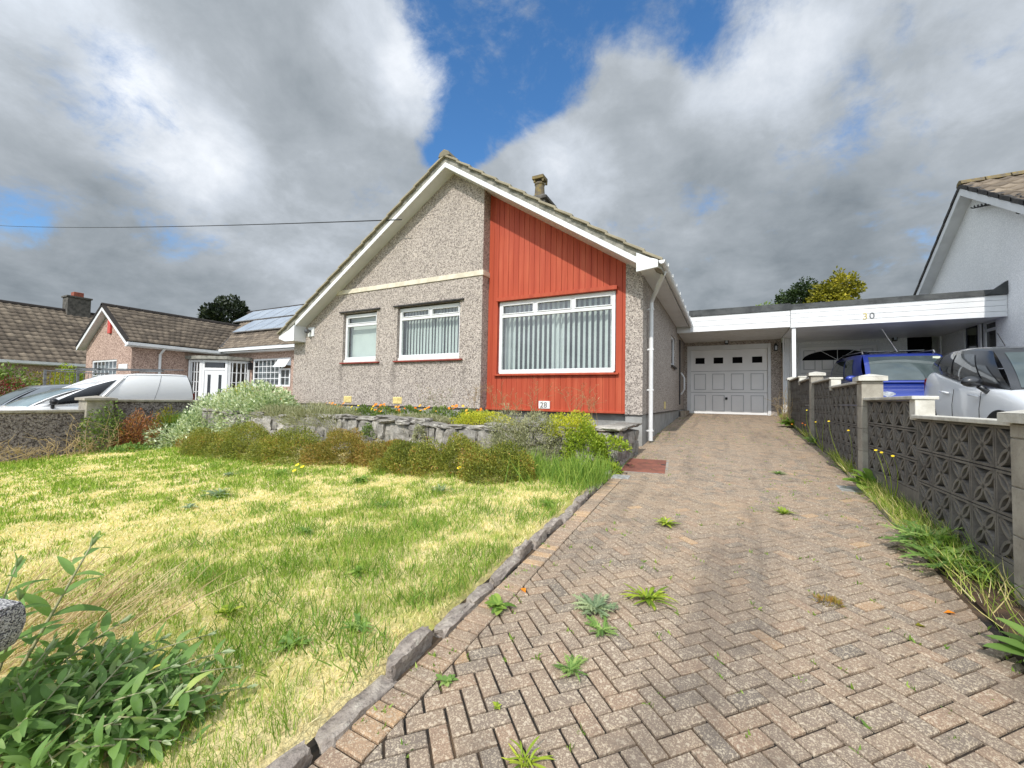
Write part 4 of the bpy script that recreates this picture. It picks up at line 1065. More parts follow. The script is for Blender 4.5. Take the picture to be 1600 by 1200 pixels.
    for k in range(6): spanel(-20.45+k*1.03, 1.38, -20.45+k*1.03+1.0, 2.62)
    for k in range(6): spanel(-22.5+k*1.03, 2.80, -22.5+k*1.03+1.0, 4.04)
    al = MB(); al.box(-21.5, -21.28, VG-.08, VG, 2.3, 2.85); al.build('alarm_box', 'alarm_red', t, bevel=.02)
    sg = MB(); sg.box(-20.5, -19.8, VG-.03, VG, .85, 1.08); sg.build('name_sign', 'plaque', t)
    wl = MB(); wl.box(-17.68, -17.56, VM-.14, VM, 1.05, 1.35); wl.build('wall_light', 'black_plastic', t)
left_bungalow()
def far_house():
    t = thing('far_house', 'house with a broad brown tiled roof and stubby chimney at the far left', 'house', (-30, 8, -1.3))
    U, R = -27.6, -31.2; Ya, Yb = 5.35, 13.
    ze, zr = 1.32, 4.3
    m = MB(); m.box(-35, U-.2, Ya+.35, Yb, -1.6, ze); m.poly([(U-.2, Ya+.35, ze), (-35, Ya+.35, ze), (R, Ya+.35, zr-.1)]); m.poly([(U-.2, Yb, ze), (R, Yb, zr-.1), (-35, Yb, ze)]); m.build('wall', 'dash_pink', t)
    tile_roof('roof', (U, Ya, ze), (U, Yb, ze), (R, Yb, zr), (R, Ya-.6, zr), 'tile_brown', t, .29, .29, seed=31, roll=.04)
    tile_roof('roof', (2*R-U, Yb, ze), (2*R-U, Ya, ze), (R, Ya, zr), (R, Yb, zr), 'tile_brown', t, seed=32)
    r = MB(); r.prism([(R-.14, Ya-.6, zr-.03), (R-.1, Ya-.6, zr+.06), (R, Ya-.6, zr+.1), (R+.1, Ya-.6, zr+.06), (R+.14, Ya-.6, zr-.03)], (0, Yb-Ya+.6, 0)); r.build('ridge_tiles', 'tile_dark', t)
    g = MB(); g.box(U-.02, U+.1, Ya, Yb, ze-.1, ze+.02); g.box(U-.22, U, Ya, Yb, ze-.14, ze-.1); g.build('gutter', 'upvc', t)
    c = MB(); c.box(R-.35, R+.35, 8.6, 9.5, zr-.4, zr+.72); c.box(R-.4, R+.4, 8.55, 9.55, zr+.72, zr+.8); c = c.build('chimney', 'chimney_stone', t)
    p = MB(); p.box(R-.2, R+.2, 8.85, 9.25, zr+.8, zr+1.06); p.build('chimney_pot', 'terracotta', c, bevel=.02)
far_house()

# ------------------------------------------------------------------ pierced block wall on the right
def pierced_wall():
    t = thing('screen_block_wall', 'dark grey pierced leaf pattern concrete block wall stepping down beside the driveway', 'wall', (1.3, 5.4, -.7))
    posts = [(1.275, 2.74, .005), (1.30, 5.42, .325), (1.34, 8.5, .56), (1.40, 11.8, .66), (1.25, .2, -.32)]
    PU = lambda v: float(np.interp(v, [.2, 3., 5.42, 8.5, 11.8], [1.25, 1.28, 1.30, 1.34, 1.40]))
    gz = lambda v: float(G(1.2, v))+.04
    for u, v, z in posts:
        m = MB(); zz = z-.07; k = 0; zb = gz(v)-.15
        while zb < zz-.01:
            e = min(zz, zb+.225); m.box(u-.085, u+.085, v-.085, v+.085, zb, e-.006); m.box(u-.08, u+.08, v-.08, v+.08, e-.006, e); zb = e
        p = m.build('pillar', 'cast_concrete', t, bevel=.008)
        c = MB(); c.box(u-.115, u+.115, v-.115, v+.115, z-.07, z-.028); c.prism([(u-.115, v-.115, z-.028), (u+.115, v-.115, z-.028), (u+.115, v+.115, z-.028), (u-.115, v+.115, z-.028)], (0, 0, .004))
        n = len(c.v); c.v += [(u-.115, v-.115, z-.024), (u+.115, v-.115, z-.024), (u+.115, v+.115, z-.024), (u-.115, v+.115, z-.024), (u, v, z+.005)]
        for i in range(4): c.f.append((n+i, n+(i+1) % 4, n+4)); c.mi.append(0)
        c.build('cap', 'cap_white', p, bevel=.005)
    def arc(a, b, side, k=7):
        (x0, y0), (x1, y1) = a, b; out = []
        for i in range(k):
            s = i/(k-1); bul = side*.155*math.sin(math.pi*s); dx, dy = x1-x0, y1-y0
            out.append((x0+dx*s-dy*bul*1., y0+dy*s+dx*bul*1.))
        return out
    def block(m, v0, w, z0, h, D=.082, fr=.016, rib=.016):
        X = lambda v: PU(v)
        def bx(a, b, c, d, dd=D): 
            m.hexa([(X(a)-dd/2, a, c), (X(a)+dd/2, a, c), (X(b)+dd/2, b, c), (X(b)-dd/2, b, c), (X(a)-dd/2, a, d), (X(a)+dd/2, a, d), (X(b)+dd/2, b, d), (X(b)-dd/2, b, d)])
        g = .003
        bx(v0+g, v0+w-g, z0+g, z0+fr); bx(v0+g, v0+w-g, z0+h-fr, z0+h-g); bx(v0+g, v0+fr, z0+fr, z0+h-fr); bx(v0+w-fr, v0+w-g, z0+fr, z0+h-fr)
        for cx, cz in ((0, 0), (1, 0), (1, 1), (0, 1)):
            for sd in (1, -1):
                pts = arc((.5, .5), (.07+.86*cx, .07+.86*cz), sd)
                P = [(v0+x*w, z0+z*h) for x, z in pts]
                for (a, b), (c, d) in zip(P[:-1], P[1:]):
                    dv, dz = c-a, d-b; L = math.hypot(dv, dz); nv, nz = -dz/L*rib/2, dv/L*rib/2; dd = D*.94
                    q = [(a-nv, b-nz), (c-nv, d-nz), (c+nv, d+nz), (a+nv, b+nz)]
                    m.hexa([(X(v)-dd/2, v, z) for v, z in q]+[(X(v)+dd/2, v, z) for v, z in q])
    halves = [(2.74, 4.09, -.085, 0, 0), (4.09, 5.42, .055, 0, 1), (5.42, 7.0, .235, 1, 0), (7.0, 8.5, .355, 0, 1), (8.5, 10.1, .45, 1, 0), (10.1, 11.8, .555, 0, 1), (.2, 1.5, -.42, 1, 0), (1.5, 2.74, -.25, 0, 1)]
    for v0, v1, zt, _, far in halves:
        a = v0+(.085 if not far else 0); b = v1-(.085 if far else 0)
        n = max(1, round((b-a)/.236)); w = (b-a)/n; gb = gz(v0)-.1
        rows = int((zt-gz((v0+v1)/2)+.03)/.225); zb = zt-rows*.225
        m = MB()
        for r in range(rows):
            for c in range(n): block(m, a+c*w, w, zb+r*.225, .225)
        pn = m.build('pierced_blocks', 'block_grey', t)
        if zb > gb+.03:
            s = MB(); s.hexa([(PU(a)-.041, a, gb), (PU(a)+.041, a, gb), (PU(b)+.041, b, gb), (PU(b)-.041, b, gb), (PU(a)-.041, a, zb-.002), (PU(a)+.041, a, zb-.002), (PU(b)+.041, b, zb-.002), (PU(b)-.041, b, zb-.002)])
            s.build('base_course', 'block_grey', t)
        c = MB(); ca, cb = (a-.01, b) if not far else (a-.03, b)
        c.hexa([(PU(ca)-.075, ca, zt+.002), (PU(ca)+.075, ca, zt+.002), (PU(cb)+.075, cb, zt+.002), (PU(cb)-.075, cb, zt+.002), (PU(ca)-.075, ca, zt+.028), (PU(ca)+.075, ca, zt+.028), (PU(cb)+.075, cb, zt+.028), (PU(cb)-.075, cb, zt+.028)])
        if far: c.box(PU(a)-.055, PU(a)+.055, a-.02, a+.09, zt-.15, zt+.001)
        c.build('coping', 'cap_white', t, bevel=.005)
pierced_wall()

# ------------------------------------------------------------------ rubble retaining wall and raised bed
def retaining_wall():
    t = thing('stone_retaining_wall', 'low grey rubble stone wall holding up the flower bed below the windows', 'wall', (-5, 5, -.9))
    ztop = lambda u: -.34-.03*math.sin(u*1.3)+.012*(-(u+5)*.2)
    gb = lambda u: float(LZ(u, 5.0))
    V0 = 5.0
    big = bmesh.new()
    def add(me, M):
        me.transform(M); big.from_mesh(me); bpy.data.meshes.remove(me)
    u = -10.2; i = 0
    while u < -1.2:
        w = random.uniform(.16, .36); 
        if u+w > -1.1: w = -1.14-u
        if w < .06: break
        H = ztop(u)-.055-(gb(u)-.05); nr = random.choice([2, 3, 3, 4]); z = gb(u)-.05; cuts = sorted(random.uniform(.35, .65)+k for k in range(nr-1)); cuts = [0]+[c/ nr*1. for c in cuts]+[1]
        for a, b in zip(cuts[:-1], cuts[1:]):
            h = (b-a)*H; split = random.random() < .3; ws = [w] if not split else [w*.45, w*.55]; x = u
            for ww in ws:
                me = rough_stone(ww*random.uniform(.9, 1.02), random.uniform(.22, .30), h*random.uniform(.9, 1.02), 'rubble', .13, 5, 300+i); i += 1
                add(me, Matrix.Translation((x+ww/2, V0+.13+random.gauss(0, .015), z+h/2)) @ Matrix.Rotation(random.gauss(0, .05), 4, 'Y')); x += ww
            z += h
        u += w
    for k, (x, y) in enumerate([(-1.13, 5.2), (-1.13, 5.55), (-1.13, 5.9), (-1.14, 6.25)]):
        for r in range(3): add(rough_stone(.24, .36, .17, 'rubble', .08, 4, 700+k*3+r), Matrix.Translation((-1.27, y, -.80+r*.155)))
    me = bpy.data.meshes.new('stones'); big.to_mesh(me); big.free(); me.materials.append(MATS['rubble']); link(bpy.data.objects.new('stones', me), t)
    b2 = bmesh.new(); u = -10.2
    while u < -1.15:
        w = random.uniform(.25, .5); w = min(w, -1.12-u); 
        if w < .1: break
        for lay in range(random.choice([0, 1, 1, 2])):
            me = rough_stone(w*random.uniform(.8, 1.03), random.uniform(.24, .3), random.uniform(.045, .08), 'rubble', .16, 4, 900+i); i += 1
            me.transform(Matrix.Translation((u+w/2, V0+.12+random.gauss(0, .02), ztop(u)-.035+lay*.045)) @ Matrix.Rotation(random.gauss(0, .06), 4, 'Y')); b2.from_mesh(me); bpy.data.meshes.remove(me)
        u += w
    for k, y in enumerate((5.2, 5.65, 6.1)):
        me = rough_stone(.34, .44, .05, 'rubble', .08, 4, 1200+k); me.transform(Matrix.Translation((-1.27, y, -.33))); b2.from_mesh(me); bpy.data.meshes.remove(me)
    me = bpy.data.meshes.new('coping'); b2.to_mesh(me); b2.free(); me.materials.append(MATS['rubble']); link(bpy.data.objects.new('coping', me), t)
    m = MB(); m.box(-10.2, -1.3, V0+.055, V0+.2, -1.3, -.40); m.build('mortar_core', 'mortar', t)
    xs = np.linspace(-10.2, -1.34, 70); ys = np.linspace(5.12, 6.85, 14); X, Y = np.meshgrid(xs, ys)
    Z = -.40+.05*(fbm(X, Y, 2., 4)-.5); V = np.stack([X, Y, Z], -1).reshape(-1, 3); k = (np.arange(13)[:, None]*70+np.arange(69)[None]).ravel()
    tag(np_obj('flower_bed', V, np.stack([k, k+1, k+71, k+70], 1), mat='soil', smooth=True), kind='structure')
retaining_wall()

def boundary_wall():
    t = thing('boundary_wall', 'low dark pebbledashed boundary wall with pale coping left of the lawn', 'wall', (-11.75, 4, -1.2))
    U = -11.7; secs = [(-4.0, 3.58, -.36), (3.95, 7.2, -.145)]
    for a, b, z in secs:
        m = MB(); m.box(U-.1, U+.1, a, b, -1.7, z-.05); m.build('wall', 'dash_dark', t)
        c = MB(); c.box(U-.13, U+.13, a, b, z-.05, z); c.build('coping', 'cast_concrete', t, bevel=.008)
    p = MB(); p.box(U-.2, U+.2, 3.56, 3.98, -1.7, -.17); p = p.build('pillar', 'cast_concrete', t, bevel=.008)
    c = MB(); c.box(U-.25, U+.25, 3.51, 4.03, -.17, -.12); n = len(c.v)
    c.v += [(U-.25, 3.51, -.118), (U+.25, 3.51, -.118), (U+.25, 4.03, -.118), (U-.25, 4.03, -.118), (U, 3.77, -.07)]
    for i in range(4): c.f.append((n+i, n+(i+1) % 4, n+4)); c.mi.append(0)
    c.build('cap', 'cast_concrete', p, bevel=.006)
    w = thing('low_pink_wall', 'low pinkish wall behind the grey car at the far left', 'wall', (-20.3, 3, -1.2))
    m = MB(); m.box(-20.4, -20.2, -2, 5.0, -1.6, -.32); m.build('wall', 'dash_pink', w); c = MB(); c.box(-20.43, -20.17, -2, 5.0, -.32, -.27); c.build('coping', 'cast_concrete', w)
boundary_wall()

# ------------------------------------------------------------------ vehicles (nose towards -Y, wheels on z = 0)
def make_car(name, label, cat, sp, loc, pitch=0):
    t = thing(name, label, cat, (0, 0, 0))
    paint, roofm = sp['paint'], sp.get('roof', sp['paint']); gm = sp.get('glass', 'car_glass_dark')
    # lower body: lofted stations (y, half width, top z, bottom z)
    st = sp['body']; rings = []
    for y, w, zt, zb in st:
        h = zt-zb
        half = [(0, zb), (w*.86, zb), (w*.985, zb+.06), (w, zb+h*.3), (w*.995, zb+h*.52), (w*.97, zb+h*.74), (w*.955, zb+h*.88), (w*.90, zt-.012), (w*.80, zt+.008), (w*.5, zt+.028), (0, zt+.035)]
        ring = [(x, y, z) for x, z in half]+[(-x, y, z) for x, z in half[-2:0:-1]]; rings.append(ring+[ring[0]])
    m = MB(); m.grid(rings); m.poly(rings[0][:-1]); m.poly(rings[-1][:-1][::-1])
    b = m.build('body', paint, t, smooth=True, fix=True); s = b.modifiers.new('sub', 'SUBSURF'); s.levels = 2; s.render_levels = 2
    # cabin: belt outline B and roof outline T
    c = sp['cabin']
    def outline(y0, y1, hw0, hwm, hw1, bow0, bow1, z):
        def side(sg, s): 
            y = y0+(y1-y0)*s; w = (1-s)*(1-s)*hw0+2*s*(1-s)*(2*hwm-(hw0+hw1)/2)+s*s*hw1; return (sg*w, y, z(y))
        def front(s): x = hw0*(1-2*s); return (x, y0-bow0*(1-(2*s-1)**2), z(y0))
        def rear(s): x = hw1*(2*s-1); return (-x, y1+bow1*(1-(2*s-1)**2), z(y1))
        return side, front, rear
    Bs = outline(*c['belt']); Ts = outline(*c['roof']); bul = c.get('bulge', .045)
    def pt(kind, s, t_, off=0.):
        f = {'R': lambda o, s: o[0](1, s), 'L': lambda o, s: o[0](-1, s), 'F': lambda o, s: o[1](s), 'B': lambda o, s: o[2](s)}[kind]
        p = Vector(f(Bs, s)); q = Vector(f(Ts, s)); r = p.lerp(q, t_); k = 4*t_*(1-t_)*bul
        o = {'R': Vector((1, 0, .3)), 'L': Vector((-1, 0, .3)), 'F': Vector((0, -1, .6)), 'B': Vector((0, 1, .6))}[kind]
        return r+o*(k+off)
    m = MB(); lv = np.linspace(0, 1, 7)
    for kind in 'RLFB':
        m.grid([[pt(kind, s, q) for s in np.linspace(0, 1, 15)] for q in lv])
    rim = [pt('R', s, 1) for s in np.linspace(0, 1, 12)]+[pt('B', s, 1) for s in np.linspace(0, 1, 9)[1:-1]]+[pt('L', s, 1) for s in np.linspace(1, 0, 12)]+[pt('F', s, 1) for s in np.linspace(1, 0, 9)[1:-1]]
    cen = sum(rim, Vector())/len(rim); rows = [rim+[rim[0]]]
    for k, dz in ((.93, .028), (.8, .045), (.55, .06), (.25, .068), (.02, .07)): rows.append([cen.lerp(p, k)+Vector((0, 0, dz)) for p in rim+[rim[0]]])
    m.grid(rows); m.build('cabin', roofm, t, smooth=True, fix=True)
    def patch(nm, mat, kind, sb0, sb1, st0, st1, t0, t1, off=.007, parent=t, n=10, k=6):
        g = MB(); P = []
        for j in range(k+1):
            q = j/k; tt = t0+(t1-t0)*q; P.append([pt(kind, (sb0+(st0-sb0)*q)+((sb1+(st1-sb1)*q)-(sb0+(st0-sb0)*q))*i/n, tt, off) for i in range(n+1)])
        g.grid(P); return g.build(nm, mat, parent, smooth=True)
    for nm, mat, kind, a in sp['panes']: patch(nm, mat, kind, *a)
    # wheels
    for sx in (1, -1):
        for wy in sp['axles']:
            R = sp.get('R', .32); W = sp['hw']; w = MB()
            w.lathe([(R*.66, -.1), (R*.92, -.1), (R, -.06), (R, .06), (R*.92, .1), (R*.66, .1)], (sx*(W-.09), wy, R), 28, 'x'); wh = w.build('wheel', 'tyre', t, smooth=True)
            r = MB(); r.lathe([(R*.66, -.06), (R*.64, .07), (R*.2, .085), (.02, .09)], (sx*(W-.09), wy, R), 20, 'x'); r.build('rim', 'rim', wh)
            a = MB(); a.prism([(sx*(W-.012), wy+(R+.07)*math.cos(q), R+(R+.07)*math.sin(q)) for q in np.linspace(-.25, math.pi+.25, 22)], (sx*.016, 0, 0)); a.build('wheel_arch', 'black_plastic', t)
    for sx in (1, -1):
        y, z = sp['mirror']; w = sp['hw']
        o = MB(); P = []
        for j in range(9):
            ph = math.pi*j/8; P.append([(sx*(w+.10+.115*math.cos(ph)), y+.075*math.sin(ph)*math.cos(q)-.02*math.cos(ph), z+.075*math.sin(ph)*math.sin(q)+.01) for q in np.linspace(0, 2*math.pi, 13)])
        o.grid(P); o.tube([(sx*(w-.07), y+.02, z-.13), (sx*(w+.03), y, z-.05)], [.035, .03], 8)
        o.build('wing_mirror', sp.get('mirror_mat', paint), t, smooth=True)
        hy, hz, hx = sp['head']
        h = MB(); P = []
        for j in range(7):
            ph = math.pi*j/6; P.append([(sx*(hx+.15*math.cos(ph)), hy-.06*math.sin(ph)*(1-.2*math.cos(ph))+.12*max(0, math.cos(ph)), hz+.075*math.sin(ph)*math.sin(q)+(.0)) for q in np.linspace(-1.57, 1.57, 7)])
        h.grid(P); h.build('headlight', 'lens', t, smooth=True)
        ry, rz, rx = sp['tail']
        h = MB(); h.box(sx*rx-.05, sx*rx+.05, ry-.05, ry+.03, rz-.16, rz+.16); h.build('tail_light', 'tail_red', t, bevel=.03)
    for extra in sp.get('extra', ()): extra(t, pt)
    t.location = loc; t.rotation_euler = (pitch, 0, 0)
    return t

def suv_extra(t, pt):
    for y in (-.40, .47):
        h = MB(); h.tube([(-.895, y-.11, .865), (-.925, y-.06, .875), (-.925, y+.08, .88), (-.895, y+.12, .875)], .014, 8); h.build('door_handle', 'paint_silver', t, smooth=True)
    for y in (-.56, .2): s = MB(); s.tube([(-.902, y, .45), (-.905, y+.02, .7), (-.878, y+.04, .93)], .004, 4); s.build('door_seam', 'black_plastic', t)
    a = MB(); a.tube([(0, 1.05, 1.57), (.0, 1.2, 1.72), (0, 1.28, 1.80)], .006, 6); a.build('roof_aerial', 'black_plastic', t)
    w = MB()
    for x in (.1, -.55): w.beam((x, -.90, 1.03), (x+.52, -.82, 1.09), .02, .015)
    w.build('wiper', 'black_plastic', t)
suv = dict(paint='paint_silver', roof='paint_black', hw=.90, axles=(-1.25, 1.35), mirror=(-.72, 1.06), mirror_mat='paint_black', head=(-1.85, .76, .62), tail=(2.0, .9, .72), R=.33,
    body=[(-2.05, .60, .62, .25), (-1.98, .74, .74, .2), (-1.75, .84, .86, .2), (-1.35, .885, .95, .2), (-.95, .90, 1.0, .2), (-.3, .90, 1.0, .2), (.4, .90, 1.09, .2), (1.0, .90, 1.15, .2), (1.45, .90, 1.19, .2), (1.85, .84, 1.18, .22), (2.02, .74, .95, .26), (2.06, .66, .6, .3)],
    cabin=dict(belt=(-1.12, 1.92, .76, .86, .70, .16, .06, lambda y: .97+.085*(y+1.1)), roof=(-.30, 1.56, .66, .71, .63, .10, .05, lambda y: 1.47+.045*(1-((y-.5)/1.0)**2)), bulge=.035),
    panes=[('windscreen', 'car_glass', 'F', (.05, .95, .06, .94, .06, .93)), ('rear_window', 'car_glass_dark', 'B', (.1, .9, .12, .88, .3, .9)),
           ('side_window', 'car_glass_dark', 'L', (.185, .47, .22, .50, .10, .86)), ('side_window', 'car_glass_dark', 'L', (.505, .76, .53, .80, .14, .86)), ('quarter_window', 'car_glass_dark', 'L', (.79, .90, .82, .93, .25, .8)), ('quarter_window', 'car_glass_dark', 'L', (.045, .165, .10, .19, .10, .55)),
           ('side_window', 'car_glass_dark', 'R', (.185, .47, .22, .50, .10, .86)), ('side_window', 'car_glass_dark', 'R', (.505, .76, .53, .80, .14, .86))],
    extra=(suv_extra,))
def squash(sp, k):
    q = dict(sp); q['body'] = [(y*k, a, b, c) for y, a, b, c in sp['body']]; q['axles'] = tuple(y*k for y in sp['axles'])
    for n in ('mirror', 'head', 'tail'): q[n] = (sp[n][0]*k, *sp[n][1:])
    c = dict(sp['cabin'])
    for n in ('belt', 'roof'):
        o = c[n]; f = o[-1]; c[n] = (o[0]*k, o[1]*k, *o[2:-1], (lambda y, f=f: f(y/k)))
    q['cabin'] = c; return q
suv = squash(suv, .82)
make_car('silver_car', 'silver compact car with a black roof and black wing mirror behind the pierced wall', 'car', suv, (3.95, 8.5, float(G(2, 8.5))-.03), rad(4.5))

def van_extra(t, pt):
    r = MB()
    for sx in (1, -1):
        r.tube([(sx*.62, -.35, 1.70), (sx*.62, -.3, 1.76), (sx*.62, 1.5, 1.79), (sx*.62, 1.55, 1.74)], .016, 6)
    r.build('roof_rail', 'rail_metal', t)
    s = MB(); s.box(-.5, -.06, -.2, .45, 1.772, 1.782); s.build('roof_hatch', 'car_glass_dark', t); s = MB(); s.box(.06, .5, -.2, .45, 1.772, 1.782); s.build('roof_hatch', 'car_glass_dark', t)
    a = MB(); a.tube([(-.05, -.52, 1.73), (-.2, -.48, 2.05), (-.30, -.45, 2.27)], [.012, .007, .005], 6); a.build('roof_aerial', 'rail_metal', t)
    w = MB()
    for x in (-.3, .2): w.beam((x, -1.2, 1.07), (x+.5, -1.14, 1.1), .025, .02)
    w.build('wiper', 'black_plastic', t)
    st = MB(); p = pt('F', .12, .8, .012); st.prism([p+Vector((-.06, 0, -.04)), p+Vector((.06, 0, -.04)), p+Vector((.06, .01, .04)), p+Vector((-.06, .01, .04))], (0, .002, 0)); st.build('windscreen_sticker', 'sticker', t)
    g = MB(); g.box(-.55, .55, -1.99, -1.96, .62, .72); g.build('grille', 'black_plastic', t, bevel=.02)
    l = MB(); l.box(-.62, .62, -1.62, -1.60, .90, .925); l.build('bonnet_edge', 'upvc', t)
van = dict(paint='paint_blue', hw=.86, axles=(-1.25, 1.3), mirror=(-.95, 1.12), head=(-1.88, .78, .6), tail=(2.0, 1.0, .76), R=.31,
    body=[(-2.03, .6, .6, .25), (-1.95, .72, .78, .2), (-1.7, .8, .9, .2), (-1.35, .845, 1.0, .2), (-1.0, .86, 1.06, .2), (0, .86, 1.08, .2), (1.0, .86, 1.08, .2), (1.85, .86, 1.08, .22), (2.03, .80, 1.0, .25), (2.06, .74, .6, .3)],
    cabin=dict(belt=(-1.28, 2.0, .78, .83, .80, .14, .02, lambda y: 1.04), roof=(-.5, 1.86, .66, .72, .70, .12, .03, lambda y: 1.66+.03*(1-((y-.7)/1.2)**2)), bulge=.05),
    panes=[('windscreen', 'car_glass', 'F', (.05, .95, .06, .94, .06, .92)), ('side_window', 'car_glass', 'L', (.21, .42, .19, .42, .1, .86)), ('side_window', 'car_glass', 'L', (.46, .92, .46, .92, .1, .86)),
           ('side_window', 'car_glass', 'R', (.16, .42, .19, .42, .1, .86)), ('side_window', 'car_glass', 'R', (.46, .92, .46, .92, .1, .86)), ('rear_window', 'car_glass', 'B', (.1, .9, .1, .9, .1, .9))],
    extra=(van_extra,))
make_car('blue_van', 'bright blue people carrier with roof rails parked under the flat canopy', 'car', van, (3.46, 12.75, float(G(2, 12.5))-.05), rad(2.0))

def wvan_extra(t, pt):
    r = MB()
    r.tube([(.62, -.5, 1.90), (.62, 1.72, 1.92)], .014, 6); r.tube([(-.62, -.5, 1.90), (-.62, 1.72, 1.92)], .014, 6)
    for y in (-.1, 1.2): r.box(-.65, .65, y, y+.05, 1.86, 1.89)
    r.build('roof_bars', 'steel_grey', t)
    s = MB()
    for y in (-.5, .62): s.tube([(.892, y, .5), (.9, y, .8), (.88, y, 1.02)], .006, 4)
    s.build('body_seam', 'steel_grey', t)
    for sd in 'RL':
        for q in (.36, .70):
            s = MB(); s.tube([pt(sd, q, k, .001) for k in np.linspace(.02, .97, 9)], .004, 4); s.build('panel_seam', 'steel_grey', t)
        s = MB(); s.tube([pt(sd, q, .985, .006) for q in np.linspace(.06, .98, 16)], .006, 5); s.build('roof_gutter', 'paint_white', t)
        s = MB(); s.tube([pt(sd, .335, k, .012) for k in np.linspace(.05, .9, 8)], .014, 5); s.build('door_pillar', 'paint_white', t)
wvan = dict(paint='paint_white', hw=.90, axles=(-1.35, 1.4), mirror=(-1.12, 1.12), mirror_mat='black_plastic', head=(-2.05, .8, .62), tail=(2.18, 1.1, .8), R=.32,
    body=[(-2.2, .6, .6, .25), (-2.12, .76, .8, .2), (-1.9, .84, .94, .2), (-1.6, .88, 1.02, .2), (-1.2, .90, 1.07, .2), (0, .90, 1.1, .2), (1.2, .90, 1.1, .2), (2.0, .89, 1.1, .22), (2.18, .84, 1.05, .25), (2.2, .78, .6, .3)],
    cabin=dict(belt=(-1.72, 2.16, .80, .87, .84, .16, .02, lambda y: 1.0+.05*min(1, max(0, (y+1.7)))), roof=(-.75, 2.02, .66, .75, .72, .10, .03, lambda y: 1.72+.05*(1-((y-.6)/1.4)**2)), bulge=.06),
    panes=[('windscreen', 'screen_glass', 'F', (.04, .96, .05, .95, .04, .92)), ('side_window', 'dark_glass', 'R', (.07, .305, .055, .285, .06, .86)), ('side_window', 'dark_glass', 'L', (.07, .305, .055, .285, .06, .86)), ('rear_window', 'dark_glass', 'B', (.1, .9, .1, .9, .2, .85))],
    extra=(wvan_extra,))
for q in ('body', 'panes'): pass
wvan['body'] = [(y*.86, a, b, c) for y, a, b, c in wvan['body']]; wvan['axles'] = (-1.16, 1.2); wvan['mirror'] = (-.96, 1.12); wvan['head'] = (-1.76, .8, .62); wvan['tail'] = (1.87, 1.1, .8)
wvan['cabin'] = dict(belt=(-1.30, 1.86, .80, .87, .84, .16, .02, lambda y: 1.0+.05*min(1, max(0, (y+1.3)))), roof=(-.28, 1.74, .68, .77, .74, .10, .03, lambda y: 1.775-.40*max(0, .6-y)**1.6-.04*max(0, y-1.1)**2), bulge=.06)
make_car('white_van', 'white panel van with roof bars parked beyond the dark boundary wall', 'van', wvan, (-14.4, 4.62, float(G(-13, 4.4))-.07), rad(2.5))
gcar = squash(suv, 1.15); gcar.update(paint='paint_grey', roof='paint_grey', mirror_mat='black_plastic', extra=(), panes=[('windscreen', 'car_glass', 'F', (.05, .95, .06, .94, .06, .93)), ('rear_window', 'car_glass_dark', 'B', (.1, .9, .12, .88, .3, .9)),
           ('side_window', 'car_glass_dark', 'R', (.17, .47, .14, .50, .10, .86)), ('side_window', 'car_glass_dark', 'R', (.505, .80, .53, .82, .14, .86)), ('side_window', 'car_glass_dark', 'L', (.17, .47, .14, .50, .10, .86))])
make_car('grey_car', 'dark grey car mostly hidden in front of the red leaved shrub', 'car', gcar, (-17.9, 4.75, float(G(-13, 4.4))-.10), rad(2.5))

# ------------------------------------------------------------------ planting
def R_(n, a=0., b=1.): return RNG.uniform(a, b, n)
def mound_pts(n, c, r, flat=.15, lump=.28, inner=.55, seed=0):
    """points and outward directions filling the skin of a lumpy dome sitting on z = c[2]"""
    ph = R_(n, 0, 2*np.pi); ct = R_(n, -flat, 1.); st = np.sqrt(np.maximum(0, 1-ct**2))
    d = np.stack([st*np.cos(ph), st*np.sin(ph), ct], 1)
    k = 1-lump+2*lump*vnoise(d[:, 0]*1.7+d[:, 2]*2+seed*3.1, d[:, 1]*1.7-d[:, 2]+seed*1.7, 1.4, seed+40)
    rr = (inner+(1-inner)*np.sqrt(R_(n)))*k
    p = d*rr[:, None]*np.array(r)[None]+np.array(c)[None]
    return p, norm(d*np.array([1/r[0], 1/r[1], 1/r[2]])*min(r)), rr/k
def shrub(name, label, cat, c, r, n, size, width, mat, up=.4, spread=.5, blade=False, group=None, parent=None, seed=0, lump=.28, inner=.55, flat=.15, tmix=None):
    p, d, depth = mound_pts(n, (0, 0, 0), r, flat, lump, inner, seed)
    d = norm(d+np.array([0, 0, up])+RNG.normal(0, spread, (n, 3)))
    t = np.clip(RNG.normal(.5, .2, n)+.3*(vnoise(p[:, 0]*4+seed, p[:, 1]*4+p[:, 2]*3, 1.5, seed+9)-.5), 0, 1) if tmix is None else tmix(p, depth, n)
    V, q, tr, T = leaves(p, d, size*R_(n, .6, 1.3), width*R_(n, .7, 1.2), t, R_(n, -1.5, 1.5), blade)
    o = np_obj(name, V, q, tr, T, mat, parent)
    if parent is None: o.location = c; tag(o, label, cat, group)
    return o
def stems(name, base, tips, r, mat, parent, tint=.4, bend=.1):
    m = MB()
    for b, e in zip(base, tips):
        b = Vector(b); e = Vector(e); k = (b+e)/2+Vector((random.gauss(0, bend), random.gauss(0, bend), abs(random.gauss(0, bend))*.4))*(e-b).length
        pts = [b*(1-s)**2+k*2*s*(1-s)+e*s*s for s in np.linspace(0, 1, 6)]
        m.tube(pts, [r*(1-.7*s) for s in np.linspace(0, 1, 6)], 5)
    o = m.build(name, mat, parent); add_tint(o, [tint]*len(o.data.vertices)); return o

